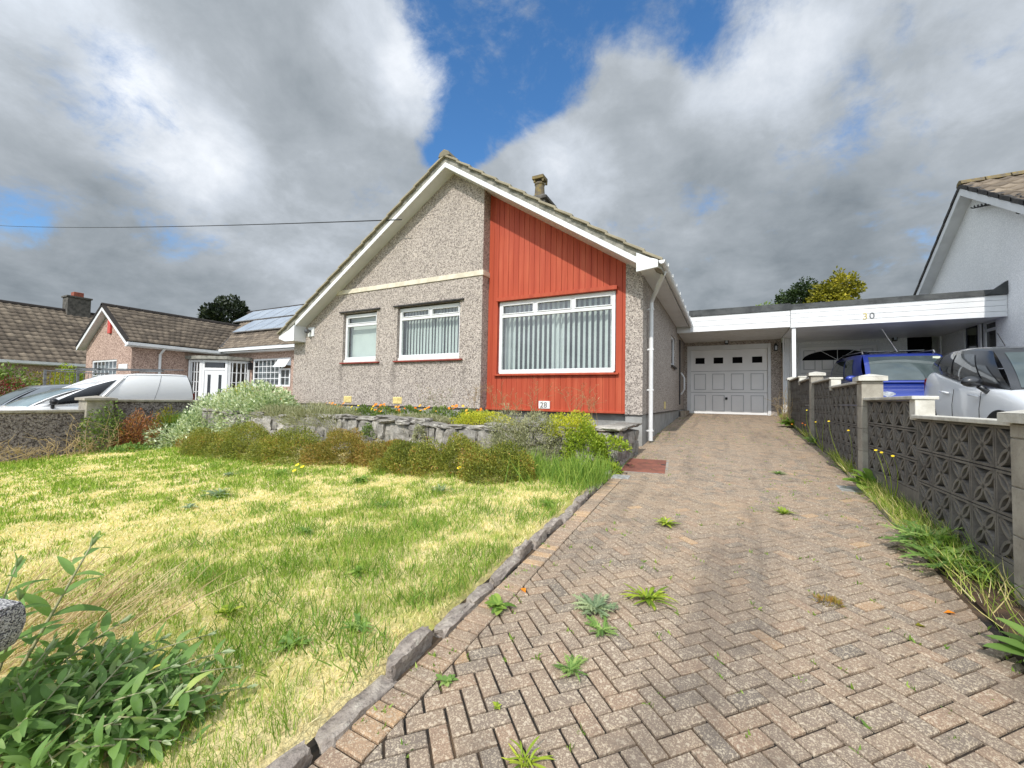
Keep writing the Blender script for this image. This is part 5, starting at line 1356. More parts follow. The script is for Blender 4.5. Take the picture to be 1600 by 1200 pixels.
# heather mounds along the foot of the stone wall
HEATH = [(-8.35, 4.30, .62, .42, .50, 'heather', 'wide olive green heather mound at the left end of the row'),
         (-7.15, 4.25, .72, .45, .58, 'heather', 'tall rounded green heather mound second from the left in the row'),
         (-6.0, 4.22, .62, .42, .50, 'heather', 'brown flecked heather mound below the smallest bungalow window'),
         (-5.05, 4.35, .5, .42, .50, 'heather_brown', 'russet topped heather mound below the gap between the two grey wall windows'),
         (-4.2, 4.38, .5, .36, .38, 'heather_brown', 'low brownish heather mound spilling towards the lawn below the middle window'),
         (-3.55, 4.15, .42, .36, .36, 'heather', 'small green heather mound left of the largest dark one'),
         (-2.85, 4.20, .52, .40, .48, 'heather', 'dense dark green heather mound below the left end of the red panel'),
         (-2.25, 4.12, .45, .38, .38, 'heather', 'rightmost heather mound next to the long green grass')]
for i, (x, y, rx, ry, h, mt, lb) in enumerate(HEATH):
    z = float(LZ(x, y))-.03
    shrub('heather', lb, 'heather', (x, y, z), (rx*1.15, ry*1.05, h*.92), 20000, .027, .42, mt, .45, .9, False, 'heather mounds along the stone wall', seed=i, lump=.30, inner=.62,
          tmix=lambda p, d, n: np.clip(RNG.normal(.33, .2, n)+.8*(fbm(p[:, 0]*2+i*3.3, p[:, 1]*2+p[:, 2]*1.5, 1.6, 77)-.47), 0, 1))
# plants on and in front of the raised bed
shrub('lavender', 'grey green lavender trailing over the left end of the stone wall', 'lavender', (-7.9, 5.35, -.42), (.9, .45, .19), 4200, .07, .12, 'grey_green', .8, .5, True, seed=21)
shrub('lavender', 'grey lavender bush flopping over the wall beneath the smallest window', 'lavender', (-6.6, 5.2, -.48), (.8, .45, .32), 4800, .07, .12, 'grey_green', .6, .5, True, seed=22)
shrub('creeping_plant', 'low grey green plant creeping along the bed beside the red panel', 'plant', (-4.7, 5.6, -.42), (.9, .5, .13), 3200, .05, .2, 'grey_green', .5, .6, True, seed=23)
shrub('grey_shrub', 'loose grey shrub with purple flecks spilling over the wall beside the lime green plant', 'shrub', (-2.35, 4.95, -.8), (.62, .42, .66), 11000, .045, .25, 'grey_green', .5, .7, seed=24, lump=.35, inner=.4)
shrub('sedum', 'yellow green sedum on the bed in front of the left half of the red panel', 'plant', (-3.35, 5.5, -.40), (.5, .35, .2), 4600, .028, .45, 'yellow_leaf', .6, .6, seed=25)
shrub('sedum', 'bright yellow sedum dome on the wall beneath the right half of the red panel', 'plant', (-1.78, 5.12, -.42), (.34, .32, .26), 4200, .028, .5, 'yellow_leaf', .6, .6, seed=26)
shrub('lime_plant', 'lime green leafy plant hanging down the end of the stone wall by the driveway', 'plant', (-1.5, 4.92, -.8), (.30, .24, .52), 6500, .032, .45, 'lime_leaf', .4, .7, seed=27, lump=.35)
shrub('lime_plant', 'small pale lime plant clinging to the stone wall corner above the manhole', 'plant', (-1.22, 4.96, -.56), (.2, .16, .14), 700, .045, .45, 'lime_leaf', .4, .7, seed=28)
shrub('lime_plant', 'small yellowish plant at the foot of the stone wall beside the manhole', 'plant', (-1.2, 4.82, -.82), (.16, .13, .13), 420, .045, .45, 'lime_leaf', .5, .7, seed=29)
shrub('wall_plant', 'little green plant growing out of the stone wall face below the middle window', 'plant', (-5.15, 4.95, -.62), (.1, .09, .2), 450, .04, .35, 'mid_green', .3, .7, seed=30)
shrub('wall_plant', 'small tuft with yellow flowers in the stone wall face between two heathers', 'plant', (-4.1, 4.95, -.62), (.1, .09, .2), 450, .04, .35, 'grey_green', .3, .7, seed=31)
def long_grass():
    n = 2200; x = R_(n, -2.15, -1.08); y = 4.25+RNG.normal(0, .2, n)-.15*(x+1.6); p = np.stack([x, y, LZ(x, y)-.02], 1)
    d = norm(np.stack([RNG.normal(0, .38, n), RNG.normal(-.15, .35, n), np.ones(n)], 1)); L = R_(n, .10, .32)*(.6+.8*vnoise(x, y, 4., 8))
    V, q, t, T = leaves(p, d, L, .024*np.ones(n), np.clip(RNG.normal(.5, .3, n), 0, 1), R_(n, -3, 3), True)
    tag(np_obj('long_grass', V, q, t, T, 'grass_lush', loc=(-1.6, 4.25, -.8)), 'clump of long lush green grass between the heather and the driveway edge', 'grass')
long_grass()
# orange and yellow marigolds along the bed
def disc_flowers(name, pts, nrm, rad_, mat, parent, k=9):
    P = np.array(pts, float); N = len(P); a = np.linspace(0, 2*np.pi, k, endpoint=False)
    tv = np.concatenate([[(0, 0, .15)], np.stack([np.cos(a), np.sin(a), 0*a], 1)]); tf = [(0, 1+i, 1+(i+1) % k) for i in range(k)]
    Rm = frames(nrm); Rm = np.stack([Rm[:, :, 0], Rm[:, :, 2], Rm[:, :, 1]], 2)
    V = inst(tv, P, Rm, np.asarray(rad_)); T = np.repeat(R_(N), k+1)
    return np_obj(name, V, None, inst_faces(tf, k+1, N), T, mat, parent)
for i, (x, y, nf, lb) in enumerate([(-7.05, 6.0, 16, 'orange marigold clump beneath the left air vent'), (-6.45, 6.1, 9, 'sparse yellow marigold clump between the two air vents'), (-5.75, 6.0, 16, 'dense orange marigold clump beneath the right air vent'),
                                     (-5.2, 6.05, 10, 'orange marigold clump just right of the right air vent'), (-4.55, 6.0, 5, 'few flowered marigold clump below the grey wall corner'), (-3.95, 6.1, 11, 'orange marigold clump below the left edge of the red panel')]):
    t = thing('marigold_clump', lb, 'flowers', (x, y, -.4), 'orange and yellow marigolds along the flower bed')
    f = shrub('foliage', None, None, None, (.34, .2, .2), 900, .06, .3, 'mid_green', .8, .6, parent=t, seed=50+i); f.location = (x, y, -.4); 
    px = R_(nf, -.34, .34); py = R_(nf, -.18, .15); pz = R_(nf, .14, .28)
    pp = np.stack([x+px, y+py, -.4+pz], 1); nn = norm(np.stack([RNG.normal(0, .3, nf), RNG.normal(-.6, .3, nf), np.ones(nf)*.7], 1))
    disc_flowers('flower_heads', pp, nn, R_(nf, .022, .034), 'orange_petal' if i != 1 else 'yellow_petal', t)
    stems('stems', [(a, b, -.4) for a, b, c in pp], pp, .004, 'weed', t)
# wispy seeding weeds in front of the red panel and under the middle window
for i, (x, h, lb) in enumerate([(-3.92, .62, 'wispy brown seeding weed at the left edge of the red panel'), (-3.45, .66, 'tall wispy seeding weed left of the number plaque'), (-3.15, .55, 'fine seeding weed brushing the left side of the number plaque'), (-2.75, .66, 'fine seeding weed just right of the number plaque'),
                                (-2.1, .6, 'seeding weed in front of the middle right of the red panel'), (-1.8, .58, 'thin seeding weed nearest the right edge of the red panel'), (-5.0, .62, 'dark branching weed in front of the grey wall under the widest grey wall window'), (-4.65, .55, 'dark wiry weed close to the grey wall corner')]):
    t = thing('seeding_weed', lb, 'weed', (x, 6.2, -.4), 'wispy weeds along the front of the house')
    B, E = [], []
    for k in range(5):
        b = Vector((x+random.gauss(0, .05), 6.2+random.gauss(0, .05), -.4)); e = b+Vector((random.gauss(0, .10), random.gauss(0, .06), h*random.uniform(.7, 1.1))); B.append(b); E.append(e)
        for j in range(7):
            s = random.uniform(.45, .98); q = b.lerp(e, s); B.append(q); E.append(q+Vector((random.gauss(0, .07), random.gauss(0, .05), random.uniform(.03, .12))))
    stems('stems', B, E, .0028, 'dry_stem' if i < 6 else 'grey_green', t, .35)
    n = len(E)*6; pp = np.repeat(np.array([tuple(e) for e in E]), 6, 0)+RNG.normal(0, .014, (n, 3))
    V, q, tr, T = leaves(pp, RNG.normal(0, 1, (n, 3)), R_(n, .008, .018), .6*np.ones(n), R_(n)); np_obj('seed_heads', V, q, tr, T, 'dry_stem' if i < 6 else 'russet', t)
# big variegated bush in front of the house corner, with yellow and orange flowered neighbours
def variegated():
    t = thing('variegated_bush', 'big pale green variegated bush in front of the left corner of the bungalow', 'bush', (-9.9, 5.5, -1.1))
    for k, (x, y, z, r, n) in enumerate([(-9.2, 5.55, -.85, (1.1, .8, .98), 7500), (-10.4, 5.5, -1.0, (.95, .85, 1.12), 6500), (-10.55, 5.0, -1.1, (.9, .7, .62), 5000), (-8.55, 5.55, -.6, (.65, .5, .66), 4000)]):
        p, d, dep = mound_pts(n, (x, y, z), r, .1, .3, .45, 60+k)
        d = norm(d+RNG.normal(0, .5, (n, 3))+np.array([0, 0, .25])); V, q, tr, T = leaves(p, d, R_(n, .05, .09), R_(n, .35, .55), np.clip(RNG.normal(.55, .25, n)+.35*(vnoise(p[:, 0]*3, p[:, 2]*3+p[:, 1]*2, 1.2, 5)-.5), 0, 1), R_(n, -1, 1))
        np_obj('foliage', V, q, tr, T, 'variegated', t)
    stems('branches', [(-9.9, 5.5, -1.1)]*10, [(-9.9+random.gauss(0, .6), 5.5+random.gauss(0, .3), random.uniform(-.4, -.1)) for _ in range(10)], .018, 'bark', t)
variegated()
shrub('yellow_shrub', 'bright yellow flowering shrub rising behind the variegated bush', 'shrub', (-10.7, 6.1, -.35), (.55, .4, .50), 1800, .06, .4, 'yellow_leaf', .6, .6, seed=71)
shrub('orange_shrub', 'small orange flowered shrub against the left corner of the bungalow', 'shrub', (-9.6, 6.5, -.4), (.22, .2, .55), 500, .05, .4, 'orange_petal', .6, .6, seed=72)
# along the boundary wall
shrub('russet_shrub', 'russet and red dying shrub in front of the left boundary wall', 'shrub', (-11.1, 4.25, -1.2), (.42, .42, .78), 3600, .06, .3, 'russet', .6, .7, seed=81, lump=.4, inner=.3)
shrub('yellowing_shrub', 'yellowing green shrub between the russet shrub and the spiky green one', 'shrub', (-11.15, 4.72, -1.2), (.32, .35, .85), 2400, .06, .3, 'autumn_green', .6, .7, seed=82, lump=.4, inner=.3)
def rosemary():
    n = 5200; ph = R_(n, 0, 6.28); rr = np.sqrt(R_(n))*.35; p = np.stack([-11.0+rr*np.cos(ph), 5.25+rr*np.sin(ph)*1.2, -1.15+R_(n, 0, .35)], 1)
    d = norm(np.stack([np.cos(ph)*rr*1.7+RNG.normal(0, .15, n), np.sin(ph)*rr*1.7+RNG.normal(0, .15, n), np.ones(n)], 1))
    V, q, t, T = leaves(p, d, R_(n, .2, .5), .03*np.ones(n), np.clip(RNG.normal(.35, .2, n), 0, 1), R_(n, -3, 3), True)
    tag(np_obj('spiky_bush', V, q, t, T, 'grass_lush', loc=(-11, 5.25, -1.15)), 'spiky upright green bush between the yellowing shrub and the variegated bush', 'bush')
rosemary()
shrub('brown_mound', 'small low brown mound plant right of the spiky bush', 'plant', (-10.0, 4.75, -1.12), (.32, .28, .26), 1300, .05, .16, 'heather_brown', .8, .45, True, seed=83)
shrub('ivy', 'dark green climber with brown stems on the boundary wall pillar', 'climber', (-11.35, 3.85, -1.2), (.3, .4, .95), 2200, .06, .5, 'mid_green', .2, .8, seed=84, lump=.4, inner=.4)
shrub('leafy_weed', 'fresh green leafy weeds at the foot of the boundary wall', 'weed', (-10.7, 4.0, -1.2), (.35, .35, .14), 600, .06, .5, 'weed', .6, .7, seed=85)
def dead_stems(name, lb, c, r, n, h):
    t = thing(name, lb, 'dead plant', c); B, E = [], []
    for k in range(n):
        b = Vector((c[0]+random.gauss(0, r[0]), c[1]+random.gauss(0, r[1]), c[2])); e = b+Vector((random.gauss(.05, .15), random.gauss(0, .2), random.uniform(.25, 1)*h)); B.append(b); E.append(e)
        for j in range(3):
            q = b.lerp(e, random.uniform(.3, .95)); B.append(q); E.append(q+Vector((random.gauss(0, .08), random.gauss(0, .10), random.uniform(.02, .14))))
    stems('dry_stems', B, E, .0045, 'dry_stem', t, .6)
dead_stems('dead_weeds', 'pale dead weeds along the foot of the boundary wall left of the pillar', (-11.2, 2.7, -1.25), (.14, .5), 60, .42)
dead_stems('dead_briar', 'brown dead briar stems in front of the boundary wall pillar', (-11.2, 3.65, -1.22), (.15, .3), 34, .85)

# lawn grass: short dry straw with greener patches, density falling with distance
def lawn_grass():
    n = 620000; x = R_(n, -11.55, -1.0); y = R_(n, -.6, 4.9)
    r = np.hypot(x, y); keep = R_(n) < np.clip(2.2/np.maximum(r, 1.0), .12, 1)**1.25
    keep &= x < lineU(y)-.075
    c, s_ = np.cos(YAW), np.sin(YAW); dep = -s_*x+c*y; lat = c*x+s_*y; keep &= (dep > .25) & (np.abs(lat) < dep*1.75+.6)
    lim = np.interp(x, [-11.6, -9.5, -8.4, -2.2, -1.0], [5.2, 4.9, 4.3, 4.1, 4.6]); keep &= y < lim
    x, y = x[keep], y[keep]; n = len(x); r = np.hypot(x, y)
    f = fbm(x, y, 1.4, 31)*.38+fbm(x, y, 4.6, 35)*.40+vnoise(x, y, 15., 38)*.22
    gr = R_(n) < np.clip((f-.41)/.15, .12, .93)
    lush = np.clip((f-.5)/.12, 0, 1)*gr
    tint = np.where(gr, np.clip(RNG.normal(.32, .13, n)-.10*lush, 0, .52), np.clip(RNG.normal(.74, .15, n), .47, 1))
    L = np.where(gr, R_(n, .016, .046)*(1+2.0*lush*R_(n)**2), R_(n, .018, .042)); w = np.maximum(.0022, .00115*r)*R_(n, .7, 1.3)
    lean = np.where(gr, RNG.normal(0, .42, n), RNG.normal(0, .5, n)+.0); a = R_(n, 0, 6.28); tilt = np.where(gr, np.abs(lean)+.15, R_(n, .6, 1.9))
    d = norm(np.stack([np.cos(a)*tilt, np.sin(a)*tilt, np.ones(n)], 1)); p = np.stack([x, y, LZ(x, y)+.03*(fbm(x, y, 1.7, 5)-.5)-.012], 1)
    V, q, t, T = leaves(p, d, L, np.minimum(.5, w/L), tint, RNG.normal(0, .55, n), True)
    tag(np_obj('lawn_grass', V, q, t, T, 'grass'), kind='stuff'); print('blades', n)
lawn_grass()
def verge_grass():
    n = 26000; y = R_(n, .3, 13.8); t_ = R_(n); x = rightU(y)+.0+t_*.32; f = vnoise(y, x, 1.6, 3); k = R_(n) < np.clip((f-.22)*2.2, .1, 1); x, y, t_ = x[k], y[k], t_[k]; n = len(x)
    p = np.stack([x, y, G(x, y)+.01+.06*t_], 1); L = R_(n, .05, .17); d = norm(np.stack([RNG.normal(-.2, .5, n), RNG.normal(0, .5, n), np.ones(n)], 1))
    V, q, t, T = leaves(p, d, L, np.maximum(.03, .02*np.hypot(x, y)/4/ (L*10)), np.clip(RNG.normal(.36, .24, n), 0, 1), R_(n, -3, 3), True)
    tag(np_obj('verge_grass', V, q, t, T, 'grass'), kind='stuff')
verge_grass()

# weeds: rosettes of toothed leaves
def rosette(name, label, cat, x, y, n, L, W, mat, rise=.35, lobes=6, z=None, group=None, upright=0.):
    """ragged rosette: arching ribs with pointed side lobes (or plain strap leaves), uneven lengths"""
    z = float(G(x, y)) if z is None else z; V, F, T = [], [], []; S_ = 10; n = int(n*2.0); a0 = random.uniform(0, 6)
    for i in range(n):
        a = a0+i*2.39996+random.gauss(0, .35); l = L*(.3+.8*random.random()**.8); el = min(1.4, rise*random.uniform(.2, 1.5)+upright*random.random()+.55*(1-l/L)); tw = random.gauss(0, .8); tn = min(.9, max(.03, random.gauss(.42, .26)))
        dr = random.uniform(.35, 1.0); ww = W*l*random.uniform(.6, 1.1); ca, sa = math.cos(a), math.sin(a); ox, oy = random.gauss(0, L*.10), random.gauss(0, L*.10)
        def P(s, off=0., lift=0.):
            rr = l*(s*math.cos(el)+.12*s*s*math.sin(el)); h = l*(math.sin(el)*s-dr*el*s*s*.8)+.004; sd = l*.25*s*s*tw+off
            return (ox+rr*ca-sd*sa, oy+rr*sa+sd*ca, max(.003, h+lift))
        prof = lambda s: math.sin(math.pi*min(1, s*.84+.1))**.9
        core = .34 if lobes else 1.
        b0 = len(V)
        for j in range(S_+1):
            s = j/S_; w = ww*core*prof(s)*(.08 if j == S_ else 1)
            for sg in (-1, 0, 1): V.append(P(s, sg*w, abs(sg)*w*.25)); T.append(tn+(.12 if sg == 0 else 0))
        for j in range(S_):
            for k in range(2): q = b0+j*3+k; F.append((q, q+1, q+4)); F.append((q, q+4, q+3))
        if lobes:
            for j in range(lobes):
                s = .16+.74*(j+.3*random.random())/lobes; tip = ww*prof(s)*random.uniform(.8, 1.35); ds = tip/l*random.uniform(.2, .7)
                for sg in (-1, 1):
                    q = len(V); V.extend([P(s-.035, sg*ww*.2), P(min(1, s+.05), sg*ww*.2), P(min(1, s+ds), sg*tip, random.gauss(0, .2)*tip)]); T.extend([tn-.05, tn-.05, tn+.08]); F.append((q, q+1, q+2))
    o = np_obj(name, np.array(V), None, np.array(F), np.array(T), mat); o.location = (x, y, z); o.rotation_euler = (rad(2.8), 0, 0)
    return tag(o, label, cat, group)
gp = 'weeds growing through the block paving'
rosette('thistle', 'large grey green thistle rosette growing in the middle of the driveway', 'weed', -.54, 1.93, 26, 0.116, .17, 'weed_grey', .55, 7, group=gp)
rosette('weed', 'bright green jagged weed at the front of the grey thistle rosette', 'weed', -.46, 1.78, 12, 0.109, .16, 'weed', .25, 6, group=gp)
rosette('weed', 'strappy pale green weed to the right of the grey thistle', 'weed', -.33, 2.13, 22, 0.129, .07, 'lime_leaf', .6, 0, group=gp)
rosette('weed', 'dark jagged green weed below the thistle on the driveway', 'weed', -.505, 1.49, 15, 0.088, .17, 'weed', .45, 6, group=gp)
rosette('weed', 'small flat rosette weed near the lawn edge of the driveway', 'weed', -.875, 1.24, 11, 0.037, .3, 'weed', .3, 0, group=gp)
rosette('weed', 'tiny pale seedling weed near the bottom of the driveway', 'weed', -.66, 1.22, 7, 0.020, .3, 'lime_leaf', .3, 0, group=gp)
rosette('weed', 'yellow green weed tuft halfway up the left of the driveway', 'weed', -.395, 3.27, 18, 0.109, .10, 'lime_leaf', .6, 0, group=gp)
rosette('weed', 'small yellow green weed tuft halfway up the centre of the driveway', 'weed', .407, 3.95, 16, 0.095, .10, 'lime_leaf', .6, 0, group=gp)
rosette('weed', 'faint low green weed patch up the driveway towards the garage', 'weed', .52, 5.6, 14, 0.088, .10, 'weed', .4, 0, group=gp)
rosette('weed', 'dark weed clump tucked against the edging stones', 'weed', -.95, 1.74, 14, 0.088, .22, 'grass_lush', .5, 0, group=gp)
rosette('weed', 'thin weed tuft at the bottom edge of the picture on the driveway', 'weed', -.49, 1.08, 12, 0.082, .06, 'lime_leaf', .8, 0, group=gp)
gv = 'weeds at the foot of the pierced wall'
rosette('sow_thistle', 'large pale sow thistle rosette at the foot of the pierced wall', 'weed', 1.1, 3.18, 20, .30, .13, 'weed', .5, 7, z=float(G(1, 3.2))+.03, group=gv)
rosette('sow_thistle', 'leafy sow thistle behind the large rosette beside the pierced wall', 'weed', 1.14, 3.5, 22, .28, .2, 'weed', .8, 6, z=float(G(1, 3.5))+.03, group=gv, upright=.3)
rosette('dock', 'broad leaved dock against the base of the second pillar', 'weed', 1.25, 5.1, 18, .28, .26, 'grass_lush', .8, 0, z=float(G(1, 5.1))+.03, group=gv, upright=.2)
rosette('dock', 'green dock plant at the far end of the pierced wall', 'weed', 1.3, 11.2, 18, .34, .24, 'grass_lush', .8, 0, z=float(G(1, 11.2))+.03, group=gv, upright=.2)
rosette('dock', 'broad green leaf clump where the wall leaves the picture', 'weed', 1.06, 2.25, 14, .22, .22, 'weed', .7, 0, z=float(G(1, 2.25))+.03, group=gv)
rosette('weed', 'yellow flowered weed clump midway along the pierced wall', 'weed', 1.27, 8.3, 20, .3, .14, 'weed', .8, 5, z=float(G(1, 8.3))+.03, group=gv, upright=.3)
dead_stems('dead_weeds', 'tall pale dead stems beside the far end of the pierced wall', (1.31, 11.9, -.45), (.07, .5), 30, .85)
def tall_stem(lb, x, y, h, fl):
    t = thing('flower_stem', lb, 'weed', (x, y, float(G(x, y))), 'flower stems beside the pierced wall'); b = Vector((x, y, float(G(x, y)))); B, E, F = [], [], []
    for k in range(3):
        e = b+Vector((random.gauss(-.05, .10), random.gauss(0, .12), h*random.uniform(.6, 1.05))); B.append(b); E.append(e); F.append(e)
    stems('stems', B, E, .004, 'lime_leaf', t, .6); disc_flowers('flower_heads', [tuple(f) for f in F], norm(np.tile((-.2, -.5, .8), (len(F), 1))), [.012]*len(F), fl, t)
for a in (('yellow flowered stems in front of the nearest pierced panels', 1.2, 4.5, .55, 'yellow_petal'), ('tall yellow flowered stems beside the second pillar', 1.22, 5.9, .6, 'yellow_petal'), ('yellow flowered stems near the third pillar', 1.27, 7.6, .6, 'yellow_petal'), ('single orange flowered stem by the third pillar', 1.26, 8.7, .3, 'orange_petal')): tall_stem(*a)
def joint_moss():
    n = 900; y = R_(n, .9, 13)**1.0; t_ = RNG.beta(.45, .45, n); x = lineU(y)+.02+(rightU(y)-lineU(y)-.04)*t_; k = fbm(x, y, 1.1, 52) > .42; x, y = x[k], y[k]; m_ = 9; n = len(x)*m_
    A = rad(45.5); a = (np.cos(A)*x+np.sin(A)*(y-6)); b = (-np.sin(A)*x+np.cos(A)*(y-6)); a = np.round(a/.064)*.064; xx = np.cos(A)*a-np.sin(A)*b; yy = np.sin(A)*a+np.cos(A)*b+6
    px = np.repeat(xx, m_)+RNG.normal(0, .008, n); py = np.repeat(yy, m_)+RNG.normal(0, .008, n); d = norm(RNG.normal(0, .7, (n, 3))+np.array([0, 0, .8]))
    V, q, t, T = leaves(np.stack([px, py, G(px, py)-.008], 1), d, R_(n, .008, .03), .3*np.ones(n), R_(n, .1, .9), R_(n, -3, 3), True)
    tag(np_obj('joint_moss', V, q, t, T, 'grass_lush'), kind='stuff')
joint_moss()
def grass_tufts():
    P, D, LL, TT = [], [], [], []
    spots = [(-1.75, 1.7), (-2.0, 1.2), (-1.45, 1.25), (-2.45, 3.3), (-3.6, 3.35), (-2.6, 2.7), (-1.3, 3.2), (-2.65, 2.0), (-4.5, 2.4), (-4.9, 3.3), (-1.5, 1.08), (-1.25, 1.6), (-1.2, 2.2), (-1.3, 2.9), (-1.22, 3.7), (-1.4, 3.95), (-2.2, 1.55), (-1.85, 2.4), (-3.1, 1.6), (-3.5, 2.2), (-5.6, 3.2), (-6.5, 3.4), (-3.0, 2.9), (-2.1, 2.1), (-1.6, 2.9), (-1.15, 1.15), (-1.12, 1.85), (-1.7, .95), (-2.5, 1.3)]
    for x, y in spots:
        n = 150; r = RNG.normal(0, .085, (n, 2)); px, py = x+r[:, 0]*1.4, y+r[:, 1]; k = px < lineU(py)-.07; px, py = px[k], py[k]; n = len(px)
        P.append(np.stack([px, py, LZ(px, py)-.01], 1)); D.append(norm(np.stack([RNG.normal(0, .5, n), RNG.normal(0, .5, n), np.ones(n)], 1))); LL.append(R_(n, .04, .12)); TT.append(np.clip(RNG.normal(.4, .25, n), 0, 1))
    P, D, LL, TT = map(np.concatenate, (P, D, LL, TT)); V, q, t, T = leaves(P, D, LL, np.minimum(.3, .0048/LL), TT, R_(len(P), -3, 3), True)
    tag(np_obj('grass_tufts', V, q, t, T, 'grass_lush'), kind='stuff')
grass_tufts()
# broad leaved weeds and dandelions in the lawn
gl = 'broad leaved weeds in the lawn'
LW = [(-1.76, 1.66, 12, .13, .22, 'grass_lush', 'dark leaved plantain in the lawn below its centre'), (-4.5, 2.39, 24, .24, .13, 'weed_grey', 'wide grey green weed patch in the lawn left of centre'), (-4.96, 3.37, 22, .26, .09, 'grass_lush', 'upright dandelion clump by the yellow flowers near the heather'),
      (-5.6, 3.1, 16, .18, .14, 'weed_grey', 'grey green rosette in the lawn left of the dandelion'), (-2.0, 1.13, 14, .11, .22, 'lime_leaf', 'bright green leafy weed in the lawn above the bushy shrub'), (-1.35, 1.28, 16, .13, .14, 'weed', 'ragged weed near the edging stones at the bottom of the lawn'),
      (-2.45, 3.3, 18, .24, .10, 'weed_grey', 'tall jagged thistle weed in the lawn below the red panel'), (-3.6, 3.35, 18, .22, .14, 'grass_lush', 'green weed cluster in the lawn below the middle heather'), (-2.6, 2.7, 16, .18, .13, 'weed', 'jagged weed in the middle of the right half of the lawn'),
      (-1.3, 3.2, 18, .16, .10, 'grass_lush', 'leafy weed in the lawn close to the far edging stones'), (-2.65, 2.0, 14, .13, .15, 'weed', 'low weed in the lawn right of its centre'), (-4.3, 2.05, 16, .16, .12, 'weed_grey', 'low grey weed just nearer than the wide patch'), (-2.0, 4.0, 16, .16, .3, 'weed_grey', 'pale rounded leaf weed under the rightmost heather'),
      (-1.5, 1.08, 14, .12, .18, 'weed', 'spreading weed touching the nearest edging stones'), (-7.4, 4.0, 14, .16, .16, 'weed_grey', 'pale weed in front of the leftmost heather mounds')]
for x, y, n, L, W, mt, lb in LW: rosette('lawn_weed', lb, 'weed', x, y, n, L*.62, W*.9, mt, .7, 6 if 'thistle' in lb or 'jagged' in lb else 0, z=float(LZ(x, y)), group=gl, upright=.15)
def dandelion(lb, x, y, pts):
    t = thing('dandelion_flowers', lb, 'flowers', (x, y, float(LZ(x, y)))); P = [(x+a, y+b, float(LZ(x, y))+c) for a, b, c in pts]
    stems('stems', [(a, b, c-.09) for a, b, c in P], P, .003, 'lime_leaf', t, .5); disc_flowers('flower_heads', P, norm(np.tile((0, -.5, .85), (len(P), 1))), [.026]*len(P), 'yellow_petal', t)
dandelion('three yellow dandelion heads beside the dandelion clump in the lawn', -4.65, 3.35, [(0, 0, .14), (.07, .02, .12), (.02, -.05, .08)])
dandelion('single yellow dandelion head beneath the right hand heather', -2.62, 3.85, [(0, 0, .12)])
# fallen leaves
for x, y, lb, mt in ((-.93, 1.95, 'orange fallen leaf by the edging stones', 'orange_petal'), (.92, 2.62, 'orange fallen leaf on the paving near the pierced wall', 'orange_petal'), (.72, 2.42, 'olive fallen leaf in the middle right of the paving', 'autumn_green')):
    o = np_obj('fallen_leaf', LEAF*np.array([.03, .045, .1]), None, np.array(LEAF_T), np.array([.4]*5), mt); o.location = (x, y, float(G(x, y))+.004); o.rotation_euler = (0, 0, random.uniform(0, 6)); tag(o, lb, 'leaf')
shrub('moss_clump', 'dark brown clump of dead moss on the paving', 'moss', (.433, 2.485, float(G(.4, 2.48))-.002), (.055, .045, .022), 240, .02, .2, 'heather_brown', .8, .5, True, seed=91)
def covers():
    m = MB(); z = lambda v: float(G(-.9, v))+.006
    t = thing('manhole_cover', 'rust red rectangular manhole cover at the corner of the stone wall', 'manhole cover', (-.9, 5.4, -.8))
    m.hexa([(-1.1, 4.98, z(4.98)-.02), (-.62, 5.04, z(5.04)-.02), (-.70, 5.86, z(5.86)-.02), (-1.18, 5.80, z(5.8)-.02), (-1.1, 4.98, z(4.98)), (-.62, 5.04, z(5.04)), (-.70, 5.86, z(5.86)), (-1.18, 5.80, z(5.8))]); m.build('cover', 'manhole_red', t, bevel=.004)
    f = MB(); f.hexa([(-1.13, 4.95, z(4.95)-.03), (-.59, 5.01, z(5)-.03), (-.67, 5.9, z(5.9)-.03), (-1.21, 5.83, z(5.8)-.03), (-1.13, 4.95, z(4.95)-.006), (-.59, 5.01, z(5)-.006), (-.67, 5.9, z(5.9)-.006), (-1.21, 5.83, z(5.8)-.006)]); f.build('frame', 'rubble', t)
    l = MB(); l.box(-1.12, -1.07, 5.3, 5.35, z(5.3)-.002, z(5.3)+.004); l.box(-.72, -.67, 5.5, 5.55, z(5.5)-.002, z(5.5)+.004); l.build('lifting_eye', 'black_plastic', t)
    d = MB(); d.hexa([(-1.12, 4.56, z(4.56)-.02), (-.93, 4.57, z(4.57)-.02), (-.94, 4.74, z(4.74)-.02), (-1.13, 4.73, z(4.73)-.02), (-1.12, 4.56, z(4.56)+.003), (-.93, 4.57, z(4.57)+.003), (-.94, 4.74, z(4.74)+.003), (-1.13, 4.73, z(4.73)+.003)])
    tag(d.build('drain_cover', 'drain_metal', bevel=.004), 'small pale metal drain cover at the top corner of the edging stones', 'drain cover')
    e = MB(); e.hexa([(x, y, float(G(x, y))+dz) for dz in (-.02, .002) for x, y in ((.98, 5.0), (1.15, 5.0), (1.15, 5.25), (.98, 5.25))]); tag(e.build('drain_cover', 'drain_metal', bevel=.004), 'worn pale drain cover by the kerb near the second pillar', 'drain cover')
covers()

